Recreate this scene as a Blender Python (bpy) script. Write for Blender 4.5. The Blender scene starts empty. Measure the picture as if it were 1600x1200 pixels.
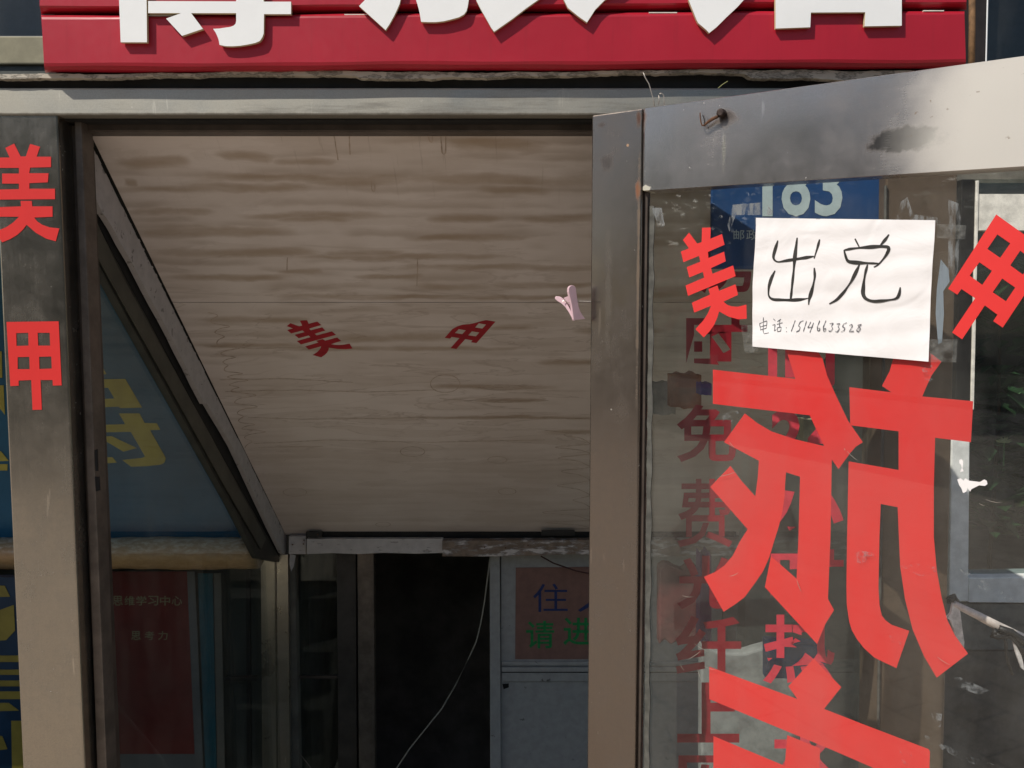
import bpy, bmesh, math, random
import numpy as np
from mathutils import Vector, Matrix
from mathutils.geometry import tessellate_polygon
random.seed(7)
scene = bpy.context.scene
COL = scene.collection
V = Vector

# ------------------------------------------------------------------ camera
FPX = 1330.0                      # focal length in photo pixels (photo is 1600 x 1200)
PITCH = math.atan(110.0 / FPX)    # looking slightly down
EYE = V((0.0, 0.0, 1.6))
cam_d = bpy.data.cameras.new("camera")
cam = bpy.data.objects.new("camera", cam_d)
COL.objects.link(cam)
cam_d.sensor_fit = 'HORIZONTAL'; cam_d.sensor_width = 36.0
cam_d.lens = 36.0 * FPX / 1600.0
cam_d.clip_start = 0.01; cam_d.clip_end = 500.0
cam.location = EYE
cam.rotation_euler = (math.pi / 2 - PITCH, 0, 0)
scene.camera = cam

# ------------------------------------------------------------------ world, sun, exposure
SUN_TO = V((-1.2, -1.0, 1.75)).normalized()          # from the scene towards the sun
elev = math.asin(SUN_TO.z)
w = bpy.data.worlds.new("World"); scene.world = w; w.use_nodes = True
nt = w.node_tree; nt.nodes.clear()
sky = nt.nodes.new('ShaderNodeTexSky'); sky.sky_type = 'NISHITA'; sky.sun_disc = False
sky.sun_elevation = elev
sky.sun_rotation = math.atan2(SUN_TO.x, SUN_TO.y)
bg = nt.nodes.new('ShaderNodeBackground'); bg.inputs[1].default_value = 0.085
out = nt.nodes.new('ShaderNodeOutputWorld')
nt.links.new(sky.outputs[0], bg.inputs[0]); nt.links.new(bg.outputs[0], out.inputs[0])
sun_d = bpy.data.lights.new("sun", 'SUN'); sun_d.energy = 3.6; sun_d.angle = math.radians(0.5)
sun_d.color = (1.0, 0.95, 0.87)
sun = bpy.data.objects.new("sun", sun_d); COL.objects.link(sun)
sun.rotation_euler = (-SUN_TO).to_track_quat('-Z', 'Y').to_euler()
sun.location = (-6, -5, 9)
scene.view_settings.view_transform = 'Standard'; scene.view_settings.look = 'None'
scene.view_settings.exposure = 0.3; scene.view_settings.gamma = 1.0
scene.cycles.max_bounces = 10; scene.cycles.transparent_max_bounces = 24
scene.cycles.diffuse_bounces = 5

# ------------------------------------------------------------------ geometry helpers
FW = V((0, math.cos(PITCH), -math.sin(PITCH))); UP = V((0, math.sin(PITCH), math.cos(PITCH)))
def ray(px, py):
    return V((1, 0, 0)) * ((px - 800) / FPX) + UP * ((600 - py) / FPX) + FW
def P(px, py, Y):                      # point of the facade-parallel plane at depth Y
    d = ray(px, py); return EYE + d * (Y / d.y)
def PX(px, py, X):                     # point of a side-wall plane
    d = ray(px, py); return EYE + d * (X / d.x)
def U(px, py, p0, n):                  # point of any plane
    d = ray(px, py); return EYE + d * ((p0 - EYE).dot(n) / d.dot(n))
def onY(Y): return lambda a, b: P(a, b, Y)
def onX(X): return lambda a, b: PX(a, b, X)

FRAME = {}
def frame_of(o):
    return FRAME.get(o.name, Matrix.Identity(4))
def thing(name, label, cat, loc, rz=0.0, group=None):
    o = bpy.data.objects.new(name, None); COL.objects.link(o)
    o.empty_display_size = 0.05
    o.location = loc; o.rotation_euler = (0, 0, rz)
    FRAME[o.name] = Matrix.Translation(V(loc)) @ Matrix.Rotation(rz, 4, 'Z')
    o['label'] = label; o['category'] = cat
    if group: o['group'] = group
    return o
def tag(o, label=None, cat=None, group=None, kind=None):
    if label: o['label'] = label
    if cat: o['category'] = cat
    if group: o['group'] = group
    if kind: o['kind'] = kind
    return o
class MB:
    def __init__(self): self.v = []; self.f = []
    def add(self, vs, fs):
        b = len(self.v); self.v += [V(a) for a in vs]
        self.f += [tuple(i + b for i in f) for f in fs]; return self
    def box(self, a, b):
        x0, y0, z0 = a; x1, y1, z1 = b
        vs = [(x0,y0,z0),(x1,y0,z0),(x1,y1,z0),(x0,y1,z0),(x0,y0,z1),(x1,y0,z1),(x1,y1,z1),(x0,y1,z1)]
        return self.add(vs, [(0,3,2,1),(4,5,6,7),(0,1,5,4),(1,2,6,5),(2,3,7,6),(3,0,4,7)])
    def prism(self, loops, th):        # loops of 3D points (outer, holes...), extruded by vector th
        loops = [[V(p) for p in l] for l in loops]
        th = V(th); flat = [p for l in loops for p in l]; n = len(flat)
        tris = tessellate_polygon(loops)
        nrm = V((0, 0, 0))
        fs = []
        for t in tris:
            a, b, c = (flat[i] for i in t)
            if (b - a).cross(c - a).dot(th) > 0: t = (t[0], t[2], t[1])
            fs.append(tuple(t)); fs.append((t[0] + n, t[2] + n, t[1] + n))
        k = 0
        for l in loops:
            m = len(l)
            for i in range(m):
                fs.append((k + i, k + (i + 1) % m, k + (i + 1) % m + n, k + i + n))
            k += m
        return self.add(flat + [p + th for p in flat], fs)
    def tube(self, pts, r, seg=8):
        pts = [V(p) for p in pts]; vs = []; fs = []
        rr = r if hasattr(r, '__len__') else [r] * len(pts)
        for i, p in enumerate(pts):
            t = (pts[min(i + 1, len(pts) - 1)] - pts[max(i - 1, 0)]).normalized()
            a = V((0, 0, 1)) if abs(t.z) < 0.9 else V((1, 0, 0))
            e1 = t.cross(a).normalized(); e2 = t.cross(e1)
            for k in range(seg):
                g = 2 * math.pi * k / seg
                vs.append(p + e1 * (rr[i] * math.cos(g)) + e2 * (rr[i] * math.sin(g)))
        for i in range(len(pts) - 1):
            for k in range(seg):
                a = i * seg + k; b = i * seg + (k + 1) % seg
                fs.append((a, b, b + seg, a + seg))
        fs.append(tuple(range(seg))[::-1]); fs.append(tuple(len(vs) - seg + k for k in range(seg)))
        return self.add(vs, fs)
    def ribbon(self, pts, wd):         # flat stroke: pts list of (point, normal), wd half widths
        n = len(pts); vs = []
        for i, (p, nr) in enumerate(pts):
            t = (pts[min(i + 1, n - 1)][0] - pts[max(i - 1, 0)][0]).normalized()
            s = t.cross(nr).normalized() * wd[i]
            vs += [p + s, p - s]
        return self.add(vs, [(2*i, 2*i+1, 2*i+3, 2*i+2) for i in range(n - 1)])
    def build(self, name, mat, parent=None, bevel=0.0, smooth=False):
        me = bpy.data.meshes.new(name)
        o = bpy.data.objects.new(name, me)
        if parent is not None:
            M = frame_of(parent).inverted(); o.parent = parent
            vs = [M @ p for p in self.v]
            COL.objects.link(o); FRAME[o.name] = frame_of(parent)
        else:
            xs = [p.x for p in self.v]; ys = [p.y for p in self.v]; zs = [p.z for p in self.v]
            c = V(((min(xs)+max(xs))/2, (min(ys)+max(ys))/2, min(zs)))
            vs = [p - c for p in self.v]; o.location = c
            COL.objects.link(o); FRAME[o.name] = Matrix.Translation(c)
        me.from_pydata([tuple(p) for p in vs], [], self.f); me.update()
        bm = bmesh.new(); bm.from_mesh(me); bmesh.ops.recalc_face_normals(bm, faces=bm.faces); bm.to_mesh(me); bm.free()
        me.materials.append(mat)
        if smooth:
            for p in me.polygons: p.use_smooth = True
        if bevel:
            m = o.modifiers.new('edge', 'BEVEL'); m.width = bevel; m.segments = 2; m.limit_method = 'ANGLE'
        return o
def quadbox(name, px, Y, dy, mat, parent=None, bevel=0.0):   # px = 4 photo corners, front face at depth Y
    return MB().prism([[P(a, b, Y) for a, b in px]], (0, dy, 0)).build(name, mat, parent, bevel)
def R4(x0, y0, x1, y1): return [(x0, y0), (x1, y0), (x1, y1), (x0, y1)]

# ------------------------------------------------------------------ material helpers
def s2l(r, g, b):
    f = lambda c: ((c / 255.0 + 0.055) / 1.055) ** 2.4 if c > 10 else c / 255.0 / 12.92
    return (f(r), f(g), f(b), 1.0)
class NM:
    def __init__(self, name):
        self.m = bpy.data.materials.new(name); self.m.use_nodes = True
        self.t = self.m.node_tree; self.t.nodes.clear()
        self.o = self.t.nodes.new('ShaderNodeOutputMaterial')
        self.tc = self.t.nodes.new('ShaderNodeTexCoord')
    def n(self, ty, **kw):
        x = self.t.nodes.new(ty)
        for k, v in kw.items(): setattr(x, k, v)
        return x
    def l(self, a, b): self.t.links.new(a, b)
    def mapv(self, scale=(1,1,1), loc=(0,0,0), src='Object'):
        m = self.n('ShaderNodeMapping'); m.inputs['Scale'].default_value = scale; m.inputs['Location'].default_value = loc
        self.l(self.tc.outputs[src], m.inputs['Vector']); return m.outputs[0]
    def noise(self, scale, detail=4, rough=0.6, vec=None, dist=0.0):
        x = self.n('ShaderNodeTexNoise'); x.inputs['Scale'].default_value = scale
        x.inputs['Detail'].default_value = detail; x.inputs['Roughness'].default_value = rough
        x.inputs['Distortion'].default_value = dist
        self.l(vec if vec is not None else self.tc.outputs['Object'], x.inputs['Vector']); return x.outputs['Fac']
    def ramp(self, fac, a, b, v0=0.0, v1=1.0):
        x = self.n('ShaderNodeMapRange'); x.interpolation_type = 'SMOOTHSTEP'
        x.inputs[1].default_value = a; x.inputs[2].default_value = b; x.inputs[3].default_value = v0; x.inputs[4].default_value = v1
        self.l(fac, x.inputs[0]); return x.outputs[0]
    def math(self, op, a, b=None, c=None):
        x = self.n('ShaderNodeMath'); x.operation = op
        for i, q in enumerate((a, b, c)):
            if q is None: continue
            if isinstance(q, (int, float)): x.inputs[i].default_value = q
            else: self.l(q, x.inputs[i])
        return x.outputs[0]
    def mix(self, fac, a, b):
        x = self.n('ShaderNodeMix'); x.data_type = 'RGBA'
        for q, i in ((fac, 0), (a, 6), (b, 7)):
            if isinstance(q, (int, float)): x.inputs[i].default_value = q
            elif isinstance(q, tuple): x.inputs[i].default_value = q if len(q) == 4 else q + (1.0,)
            else: self.l(q, x.inputs[i])
        return x.outputs[2]
    def sep(self, src='Object'):
        x = self.n('ShaderNodeSeparateXYZ'); self.l(self.tc.outputs[src], x.inputs[0]); return x.outputs
    def spot(self, c, r, namt=0.3, nscale=40.0, soft=0.5):      # noisy ellipse mask in object space
        m = self.n('ShaderNodeMapping'); m.vector_type = 'TEXTURE'
        m.inputs['Location'].default_value = c; m.inputs['Scale'].default_value = r
        self.l(self.tc.outputs['Object'], m.inputs['Vector'])
        ln = self.n('ShaderNodeVectorMath'); ln.operation = 'LENGTH'; self.l(m.outputs[0], ln.inputs[0])
        nz = self.noise(nscale, 4, 0.6)
        d = self.math('ADD', ln.outputs['Value'], self.math('MULTIPLY', self.math('SUBTRACT', nz, 0.5), namt * 4))
        return self.ramp(d, 1.0 - soft, 1.0, 1.0, 0.0)
    def bsdf(self, col, rough=0.6, metal=0.0, bump=None, bstr=0.2, bdist=0.002, spec=0.5):
        b = self.n('ShaderNodeBsdfPrincipled')
        for q, k in ((col, 'Base Color'), (rough, 'Roughness'), (metal, 'Metallic')):
            if isinstance(q, (int, float)): b.inputs[k].default_value = q
            elif isinstance(q, tuple): b.inputs[k].default_value = q if len(q) == 4 else q + (1.0,)
            else: self.l(q, b.inputs[k])
        b.inputs['Specular IOR Level'].default_value = spec
        if bump is not None:
            x = self.n('ShaderNodeBump'); x.inputs['Strength'].default_value = bstr; x.inputs['Distance'].default_value = bdist
            self.l(bump, x.inputs['Height']); self.l(x.outputs[0], b.inputs['Normal'])
        return b.outputs[0]
    def done(self, sh): self.l(sh, self.o.inputs[0]); return self.m

def plain(name, col, rough=0.6, var=0.15, scale=20, metal=0.0, bstr=0.15, spec=0.4):
    k = NM(name); f = k.noise(scale, 5, 0.65); g = k.noise(scale * 9, 2, 0.5)
    d = tuple(c * (1 - var) for c in col[:3]) + (1.0,); e = tuple(min(1, c * (1 + var)) for c in col[:3]) + (1.0,)
    c = k.mix(k.ramp(f, 0.3, 0.7), d, e)
    return k.done(k.bsdf(c, rough, metal, g, bstr, 0.001, spec))

def steel(name, base=(0.45, 0.44, 0.42), dirt=(0.16, 0.14, 0.115), dirt_lo=0.5, dirt_hi=0.8, rough=0.24, brush=(150, 150, 1.0), extra=None):
    k = NM(name)
    br = k.noise(6, 3, 0.6, k.mapv(brush)); big = k.noise(5, 5, 0.6, k.mapv((1, 1, 0.45)))
    grain = k.noise(420, 2, 0.6); scv = k.noise(1.0, 2, 0.5, k.mapv((70, 70, 8)))
    sp = k.noise(130, 2, 0.5); med = k.noise(22, 5, 0.7)
    c = k.mix(k.ramp(br, 0.3, 0.7), tuple(x * 0.94 for x in base), base)
    c = k.mix(k.math('MULTIPLY', k.ramp(grain, 0.35, 0.7), 0.30), c, tuple(x * 0.55 for x in base))
    c = k.mix(k.math('MULTIPLY', k.ramp(scv, 0.70, 0.76), 0.35), c, tuple(min(1, x * 1.9) for x in base))
    dm = k.math('MULTIPLY', k.ramp(k.math('ADD', k.math('MULTIPLY', big, 0.6), k.math('MULTIPLY', med, 0.4)), dirt_lo - 0.20, dirt_hi - 0.05), 0.38)
    speck = k.math('MULTIPLY', k.ramp(sp, 0.70, 0.78), k.ramp(med, 0.48, 0.62))
    masks = [(dm, dirt, 0.75, 0.35), (speck, (0.55, 0.52, 0.46), 0.8, 0.2)]
    if extra: masks += extra(k)
    rg = k.math('ADD', k.math('MULTIPLY', big, 0.22), rough - 0.08); mt = None
    rgh = rg; met = 0.95
    for m, col, r_, me_ in masks:
        c = k.mix(m, c, tuple(col))
        x = k.n('ShaderNodeMix'); k.l(m, x.inputs[0]); k.l(rgh, x.inputs[2]); x.inputs[3].default_value = r_; rgh = x.outputs[0]
        y = k.n('ShaderNodeMix'); k.l(m, y.inputs[0])
        if isinstance(met, float): y.inputs[2].default_value = met
        else: k.l(met, y.inputs[2])
        y.inputs[3].default_value = me_; met = y.outputs[0]
    hb = k.math('ADD', k.math('MULTIPLY', br, 0.02), k.math('MULTIPLY', k.noise(4, 2, 0.4), 4.0))
    rgh = k.math('ADD', rgh, k.math('MULTIPLY', k.math('SUBTRACT', br, 0.5), 0.10))
    return k.done(k.bsdf(c, rgh, met, hb, 0.35, 0.0014))

def glass(name, tint=(0.86, 0.88, 0.86), dust=0.04, dustcol=(0.42, 0.40, 0.36), streak=(1, 1, 0.3)):
    k = NM(name)
    tr = k.n('ShaderNodeBsdfTransparent'); tr.inputs[0].default_value = tint + (1.0,)
    gl = k.n('ShaderNodeBsdfGlossy'); gl.inputs['Roughness'].default_value = 0.015
    df = k.n('ShaderNodeBsdfDiffuse'); df.inputs[0].default_value = dustcol + (1.0,)
    fr = k.n('ShaderNodeFresnel'); ge = k.n('ShaderNodeNewGeometry')
    k.l(k.math('MULTIPLY_ADD', ge.outputs['Backfacing'], 1 / 1.45 - 1.45, 1.45), fr.inputs[0])   # both faces of the sheet meet air
    a = k.n('ShaderNodeMixShader'); k.l(fr.outputs[0], a.inputs[0]); k.l(tr.outputs[0], a.inputs[1]); k.l(gl.outputs[0], a.inputs[2])
    nz = k.noise(7, 6, 0.68, k.mapv(streak)); sm = k.noise(90, 2, 0.5)
    fac = k.math('ADD', k.math('MULTIPLY', k.ramp(nz, 0.35, 0.75), dust * 1.6), k.math('MULTIPLY', k.ramp(sm, 0.70, 0.80), dust * 0.8))
    b = k.n('ShaderNodeMixShader'); k.l(fac, b.inputs[0]); k.l(a.outputs[0], b.inputs[1]); k.l(df.outputs[0], b.inputs[2])
    return k.done(b.outputs[0])

def smear(name, col=(0.26, 0.27, 0.27), lo=0.42, hi=0.62, amt=0.6, scale=45, st=(1, 1, 0.25)):   # dried glue and scraped tape on glass
    k = NM(name)
    tr = k.n('ShaderNodeBsdfTransparent'); df = k.n('ShaderNodeBsdfDiffuse'); df.inputs[0].default_value = col + (1.0,)
    f = k.math('MULTIPLY', k.ramp(k.noise(scale, 5, 0.7, k.mapv(st)), lo, hi), amt)
    b = k.n('ShaderNodeMixShader'); k.l(f, b.inputs[0]); k.l(tr.outputs[0], b.inputs[1]); k.l(df.outputs[0], b.inputs[2])
    return k.done(b.outputs[0])

# ------------------------------------------------------------------ glyph helpers
MEI = [[(0,185),(62,185),(35,125),(90,98),(130,178),(163,178),(190,100),(252,118),(230,180),(320,180),(320,245),(190,248),(184,283),(305,283),(300,340),(185,345),(185,380),(345,380),(345,445),(-25,448),(-25,385),(120,382),(120,348),(15,348),(15,285),(120,285),(120,250),(0,250)],
       [(130,456),(200,456),(203,490),(330,490),(330,555),(215,560),(235,585),(265,605),(310,621),(372,628),(350,708),(290,692),(225,655),(168,605),(145,635),(110,668),(65,695),(15,715),(-30,650),(40,620),(85,590),(120,555),(-10,555),(-10,495),(133,490)]]
JIA_O = [(42,92),(368,88),(387,488),(332,490),(330,455),(255,455),(263,640),(205,642),(197,455),(118,458),(118,490),(66,493)]
JIA_H = [[(103,162),(178,160),(180,240),(105,242)],[(237,160),(312,160),(315,240),(240,240)],[(112,312),(185,310),(187,387),(112,387)],[(246,310),(322,308),(325,383),(248,386)]]
def affine(src, dst):
    A = np.array([[x, y, 1] for x, y in src], float); B = np.array(dst, float)
    M, *_ = np.linalg.lstsq(A, B, rcond=None)
    return lambda p: tuple(np.array([p[0], p[1], 1.0]) @ M)
def cut(pieces, fn, nrm, th=0.0004, off=0.0006):
    """cut vinyl: pieces = list of loop lists in photo pixels, laid on the surface fn, nrm points off the surface"""
    m = MB(); nrm = V(nrm)
    for loops in pieces:
        m.prism([[fn(*p) + nrm * (off + th) for p in l] for l in loops], nrm * -th)
    return m
def mei(tr): return [[[tr(p) for p in l]] for l in MEI]
def jia(tr): return [[[tr(p) for p in l] for l in [JIA_O] + JIA_H]]
def glyph_tris(ch, bold=0.0):
    cu = bpy.data.curves.new('glyph', 'FONT'); cu.body = ch; cu.size = 1.0; cu.offset = bold; cu.resolution_u = 3
    o = bpy.data.objects.new('glyph', cu); COL.objects.link(o)
    bpy.context.view_layer.update()
    dg = bpy.context.evaluated_depsgraph_get()
    me = o.evaluated_get(dg).to_mesh()
    vs = [(v.co.x, v.co.y) for v in me.vertices]; fs = [tuple(p.vertices) for p in me.polygons]
    o.evaluated_get(dg).to_mesh_clear()
    bpy.data.objects.remove(o); bpy.data.curves.remove(cu)
    return vs, fs
def text_on(m, ch, quad, fn, nrm, bold=0.0, off=0.0008, skew=0.0):
    """ch fitted into photo box quad=(x0,y0,x1,y1), laid on the surface fn"""
    vs, fs = glyph_tris(ch, bold)
    if not vs: return m
    x0 = min(v[0] for v in vs); x1 = max(v[0] for v in vs); y0 = min(v[1] for v in vs); y1 = max(v[1] for v in vs)
    a, b, c, d = quad; out = []
    for x, y in vs:
        u = (x - x0) / (x1 - x0); t = (y1 - y) / (y1 - y0)
        out.append(fn(a + (c - a) * u + skew * t, b + (d - b) * t) + V(nrm) * off)
    return m.add(out, fs)

# ------------------------------------------------------------------ materials
M_post = steel('stainless_post', (0.40, 0.355, 0.295), (0.06,0.055,0.047), 0.56, 0.9, rough=0.13)
M_lintel = steel('stainless_lintel', (0.49, 0.47, 0.405), (0.32, 0.295, 0.24), 0.42, 0.72, rough=0.40, brush=(1.0, 150, 150), extra=lambda k: [
    (k.math('MULTIPLY', k.ramp(k.noise(2.0, 6, 0.7, k.mapv((1.5, 10, 16))), 0.50, 0.70), 0.55), (0.13, 0.12, 0.10), 0.5, 0.3),
    (k.math('MULTIPLY', k.ramp(k.sep()[0], -0.2, -0.9, 0.0, 0.6), k.ramp(k.noise(4, 5, 0.65), 0.3, 0.6)), (0.44, 0.40, 0.31), 0.6, 0.3),
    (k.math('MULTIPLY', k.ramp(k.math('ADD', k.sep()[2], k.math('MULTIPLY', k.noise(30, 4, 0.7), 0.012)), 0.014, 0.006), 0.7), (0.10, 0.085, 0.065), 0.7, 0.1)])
M_jamb = plain('brown_aluminium', (0.085, 0.067, 0.055, 1), 0.45, 0.25, 14, metal=0.35)
M_jamb2 = plain('worn_aluminium', (0.15, 0.125, 0.105, 1), 0.42, 0.25, 18, metal=0.5)
M_dark = plain('black_gap', (0.012, 0.011, 0.010, 1), 0.8, 0.3, 20)
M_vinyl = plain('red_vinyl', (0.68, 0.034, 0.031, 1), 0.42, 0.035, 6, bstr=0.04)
M_vinyl_lit = plain('sunlit_red_vinyl', (0.70, 0.05, 0.08, 1), 0.5, 0.15, 25)  # brighter copy for the right-hand characters, sunlight put into the colour
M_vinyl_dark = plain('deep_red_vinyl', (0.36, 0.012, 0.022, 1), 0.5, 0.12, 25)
M_vinyl_shade = plain('shaded_red_vinyl', (0.25, 0.009, 0.018, 1), 0.5, 0.15, 25)  # darker copy for the left-hand characters, shade put into the colour
M_white = plain('white_acrylic', (0.87, 0.87, 0.85, 1), 0.35, 0.02, 8, bstr=0.03)
def m_paper():
    k = NM('white_paper'); a = k.noise(11, 4, 0.55, None, 1.2); b = k.noise(45, 3, 0.6)
    fold = k.math('ABSOLUTE', k.math('SUBTRACT', k.noise(5.0, 2, 0.4), 0.5))
    h = k.math('ADD', k.math('ADD', a, k.math('MULTIPLY', b, 0.15)), k.math('MULTIPLY', k.ramp(fold, 0.0, 0.03), 0.25))
    c = k.mix(k.ramp(a, 0.3, 0.7), (0.76, 0.725, 0.71), (0.80, 0.77, 0.76))
    return k.done(k.bsdf(c, 0.85, 0.0, h, 0.32, 0.006))
M_paper = m_paper()
M_ink = plain('black_ink', (0.022, 0.020, 0.016, 1), 0.6, 0.3, 60)
M_ink2 = plain('grey_ink', (0.10, 0.10, 0.11, 1), 0.6, 0.3, 60)
M_glass_door = glass('door_glass', (0.98,0.985,0.98), dust=0.025)
M_glass_fix = glass('fixed_glass', (0.93, 0.95, 0.93), dust=0.03)
M_glass_side = glass('side_glass', (0.88, 0.92, 0.90), dust=0.03)
M_glass_dark = glass('window_glass', (0.75, 0.8, 0.8), dust=0.02)
M_smear = smear('dried_glue')
M_smear_thin = smear('thin_scrape', lo=0.48, hi=0.72, amt=0.4, scale=70, st=(1, 1, 1))
M_smear_blue = smear('tape_residue', (0.24, 0.28, 0.31), 0.32, 0.55, 0.7, 30, (1, 1, 0.12))
M_tape = smear('clear_tape', (0.3, 0.3, 0.28), 0.3, 0.8, 0.3, 60, (1, 1, 1))
M_putty = plain('grey_putty', (0.085, 0.083, 0.072, 1), 0.8, 0.35, 40)
M_rust = plain('rusty_iron', (0.10, 0.045, 0.022, 1), 0.85, 0.5, 120, bstr=0.5)
M_wire = plain('bare_wire', (0.42, 0.38, 0.33, 1), 0.4, 0.2, 60, metal=0.6)
M_pink = plain('pink_plastic', (0.66, 0.46, 0.50, 1), 0.4, 0.06, 40, bstr=0.05)
M_blackrub = plain('black_rubber', (0.012, 0.012, 0.012, 1), 0.5, 0.3, 60)
M_greyframe = plain('grey_window_frame', (0.74, 0.75, 0.72, 1), 0.55, 0.14, 18)
M_cream = plain('cream_window_frame', (0.78, 0.74, 0.65, 1), 0.6, 0.2, 22)
M_wallgrey = plain('stained_grey_board', (0.075, 0.07, 0.06, 1), 0.75, 0.5, 8)
M_plate = plain('blue_enamel', (0.02, 0.062, 0.165, 1), 0.3, 0.12, 10, bstr=0.02)
M_plate_t = plain('pale_enamel', (0.42, 0.52, 0.52, 1), 0.4, 0.08, 30)
M_bluesign = plain('blue_sign_face', (0.014, 0.115, 0.205, 1), 0.5, 0.12, 5)
M_yellow = plain('yellow_lettering', (0.52, 0.42, 0.07, 1), 0.5, 0.12, 12)
M_navy = plain('navy_lower_sign', (0.008, 0.035, 0.075, 1), 0.5, 0.2, 8)
M_concrete = plain('concrete', (0.28, 0.26, 0.23, 1), 0.9, 0.2, 4)
M_redpaper = plain('dull_red_paper', (0.23, 0.125, 0.10, 1), 0.85, 0.1, 20)
M_blueink = plain('blue_marker', (0.02, 0.035, 0.13, 1), 0.7, 0.2, 60)
M_greenink = plain('green_marker', (0.015, 0.22, 0.06, 1), 0.7, 0.2, 60)
M_whitedoor = None

def m_redpanel():
    k = NM('red_sign_metal'); f = k.noise(3, 4, 0.6); g = k.noise(60, 3, 0.6)
    c = k.mix(k.ramp(f, 0.3, 0.7), (0.36, 0.009, 0.022), (0.42, 0.013, 0.029))
    stn = k.math('MULTIPLY', k.ramp(k.noise(4, 5, 0.65, k.mapv((14, 1, 1.2))), 0.50, 0.75), 0.35)
    c = k.mix(stn, c, (0.28, 0.012, 0.020))
    return k.done(k.bsdf(c, k.math('ADD', k.math('MULTIPLY', g, 0.15), 0.32), 0.0, f, 0.15, 0.004))
M_redpanel = m_redpanel()

STREAKS = [(170,340,165,12),(430,560,152,10),(580,720,162,6),(1040,1270,120,14),(390,920,210,8),(930,1412,213,10),(170,660,236,7),(165,200,218,10),(670,920,217,9),(1130,1290,240,8),
           (210,400,297,6),(520,860,308,7),(1000,1160,315,8),(1230,1440,318,8),(600,760,318,6),(230,600,350,10),(950,1230,367,6),(280,660,405,8),(720,900,408,8),(640,1150,418,5),
           (310,600,472,6),(590,690,460,5),(800,960,470,4),(950,1430,446,5),(1160,1430,493,6),(960,1120,496,6),(650,1430,525,4),(860,1050,632,8),(740,900,635,8),(1150,1250,605,6),(1390,1600,615,8),
           (400,640,585,6),(390,620,655,4),(620,1200,662,4),(1010,1290,765,5),(1290,1520,700,6),(1120,1270,800,4),(960,1390,845,3),(1290,1560,885,5),(1480,1800,250,10),(1500,1760,380,9),(1450,1700,520,7)]
def m_ceiling():
    k = NM('stained_plywood'); o = k.sep()
    # broad brown water bands running across (near the doorway), fading into thin grain contours deeper in
    # rows of old water streaks: each runs across the board, sharp on its lower edge and fading upwards
    def streaks(rows, xs, seed, warp, lo, hi):
        wv = k.noise(2.2, 3, 0.55, k.mapv((1.0, 1.6, 0), (seed, 0, 0))); wf = k.noise(9.0, 3, 0.6, k.mapv((1.0, 2.0, 0), (0, seed, 0)))
        v = k.math('ADD', k.math('MULTIPLY', o[1], rows), k.math('ADD', k.math('MULTIPLY', wv, warp), k.math('MULTIPLY', wf, warp * 0.28)))
        row = k.math('FLOOR', v); f = k.math('FRACT', v)
        cx = k.n('ShaderNodeCombineXYZ'); k.l(k.math('MULTIPLY', o[0], xs), cx.inputs[0]); k.l(k.math('MULTIPLY', row, 7.31), cx.inputs[1]); cx.inputs[2].default_value = seed
        pres = k.ramp(k.noise(1.0, 2, 0.5, cx.outputs[0]), lo, hi)
        prof = k.math('MULTIPLY', k.ramp(f, 0.10, 0.72), k.ramp(f, 0.72, 1.0, 1.0, 0.0))
        return k.math('MULTIPLY', pres, prof)
    near = k.ramp(o[1], -0.34, 0.10, 0.46, 0.14)
    nzx = k.math('MULTIPLY', k.math('SUBTRACT', k.noise(7.0, 4, 0.6, k.mapv((1.0, 5.0, 0))), 0.5), 1.5)
    wy = k.math('ADD', k.math('MULTIPLY', k.math('SUBTRACT', k.noise(3.0, 3, 0.55, k.mapv((1.6, 3.0, 0))), 0.5), 0.030), k.math('MULTIPLY', k.math('SUBTRACT', k.noise(16.0, 3, 0.6, k.mapv((1.0, 2.5, 0))), 0.5), 0.011))
    wc = k.n('ShaderNodeCombineXYZ'); k.l(k.math('MULTIPLY', k.math('SUBTRACT', k.noise(9.0, 3, 0.6), 0.5), 0.08), wc.inputs[0]); k.l(wy, wc.inputs[1])
    wa = k.n('ShaderNodeVectorMath'); wa.operation = 'ADD'; k.l(k.tc.outputs['Object'], wa.inputs[0]); k.l(wc.outputs[0], wa.inputs[1])
    stain = None
    for x0, x1, yy, th in STREAKS:
        a = onC(94 + x0 / 1.704, 156 + yy / 1.704); b = onC(94 + x1 / 1.704, 156 + yy / 1.704); t_ = onC(94 + x0 / 1.704, 156 + (yy + th) / 1.704)
        m = k.n('ShaderNodeMapping'); m.vector_type = 'TEXTURE'
        m.inputs['Location'].default_value = ((a.x + b.x) / 2, a.y - 2.6, 0); m.inputs['Scale'].default_value = ((b.x - a.x) * 0.56, abs(t_.y - a.y) * 1.05 + 0.0022, 1000)
        k.l(wa.outputs[0], m.inputs['Vector'])
        sx = k.n('ShaderNodeSeparateXYZ'); k.l(m.outputs[0], sx.inputs[0])
        q = k.math('ADD', k.math('POWER', k.math('ABSOLUTE', sx.outputs[0]), 4.0), k.math('MULTIPLY', sx.outputs[1], sx.outputs[1]))
        q = k.ramp(k.math('ADD', q, nzx), -0.4, 2.0, 1.0, 0.0)
        stain = q if stain is None else k.math('MAXIMUM', stain, q)
    bands = k.math('MULTIPLY', k.math('MAXIMUM', streaks(27.0, 2.9, 1.7, 1.5, 0.46, 0.60), k.math('MULTIPLY', streaks(41.0, 3.6, 6.1, 2.0, 0.51, 0.62), 0.7)), near)
    co3 = k.n('ShaderNodeCombineXYZ'); k.l(k.math('MULTIPLY', o[0], 1.7), co3.inputs[0]); k.l(k.math('MULTIPLY', o[1], 8.0), co3.inputs[1])
    g = k.noise(1.0, 3, 0.5, co3.outputs[0], 0.3)
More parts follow.
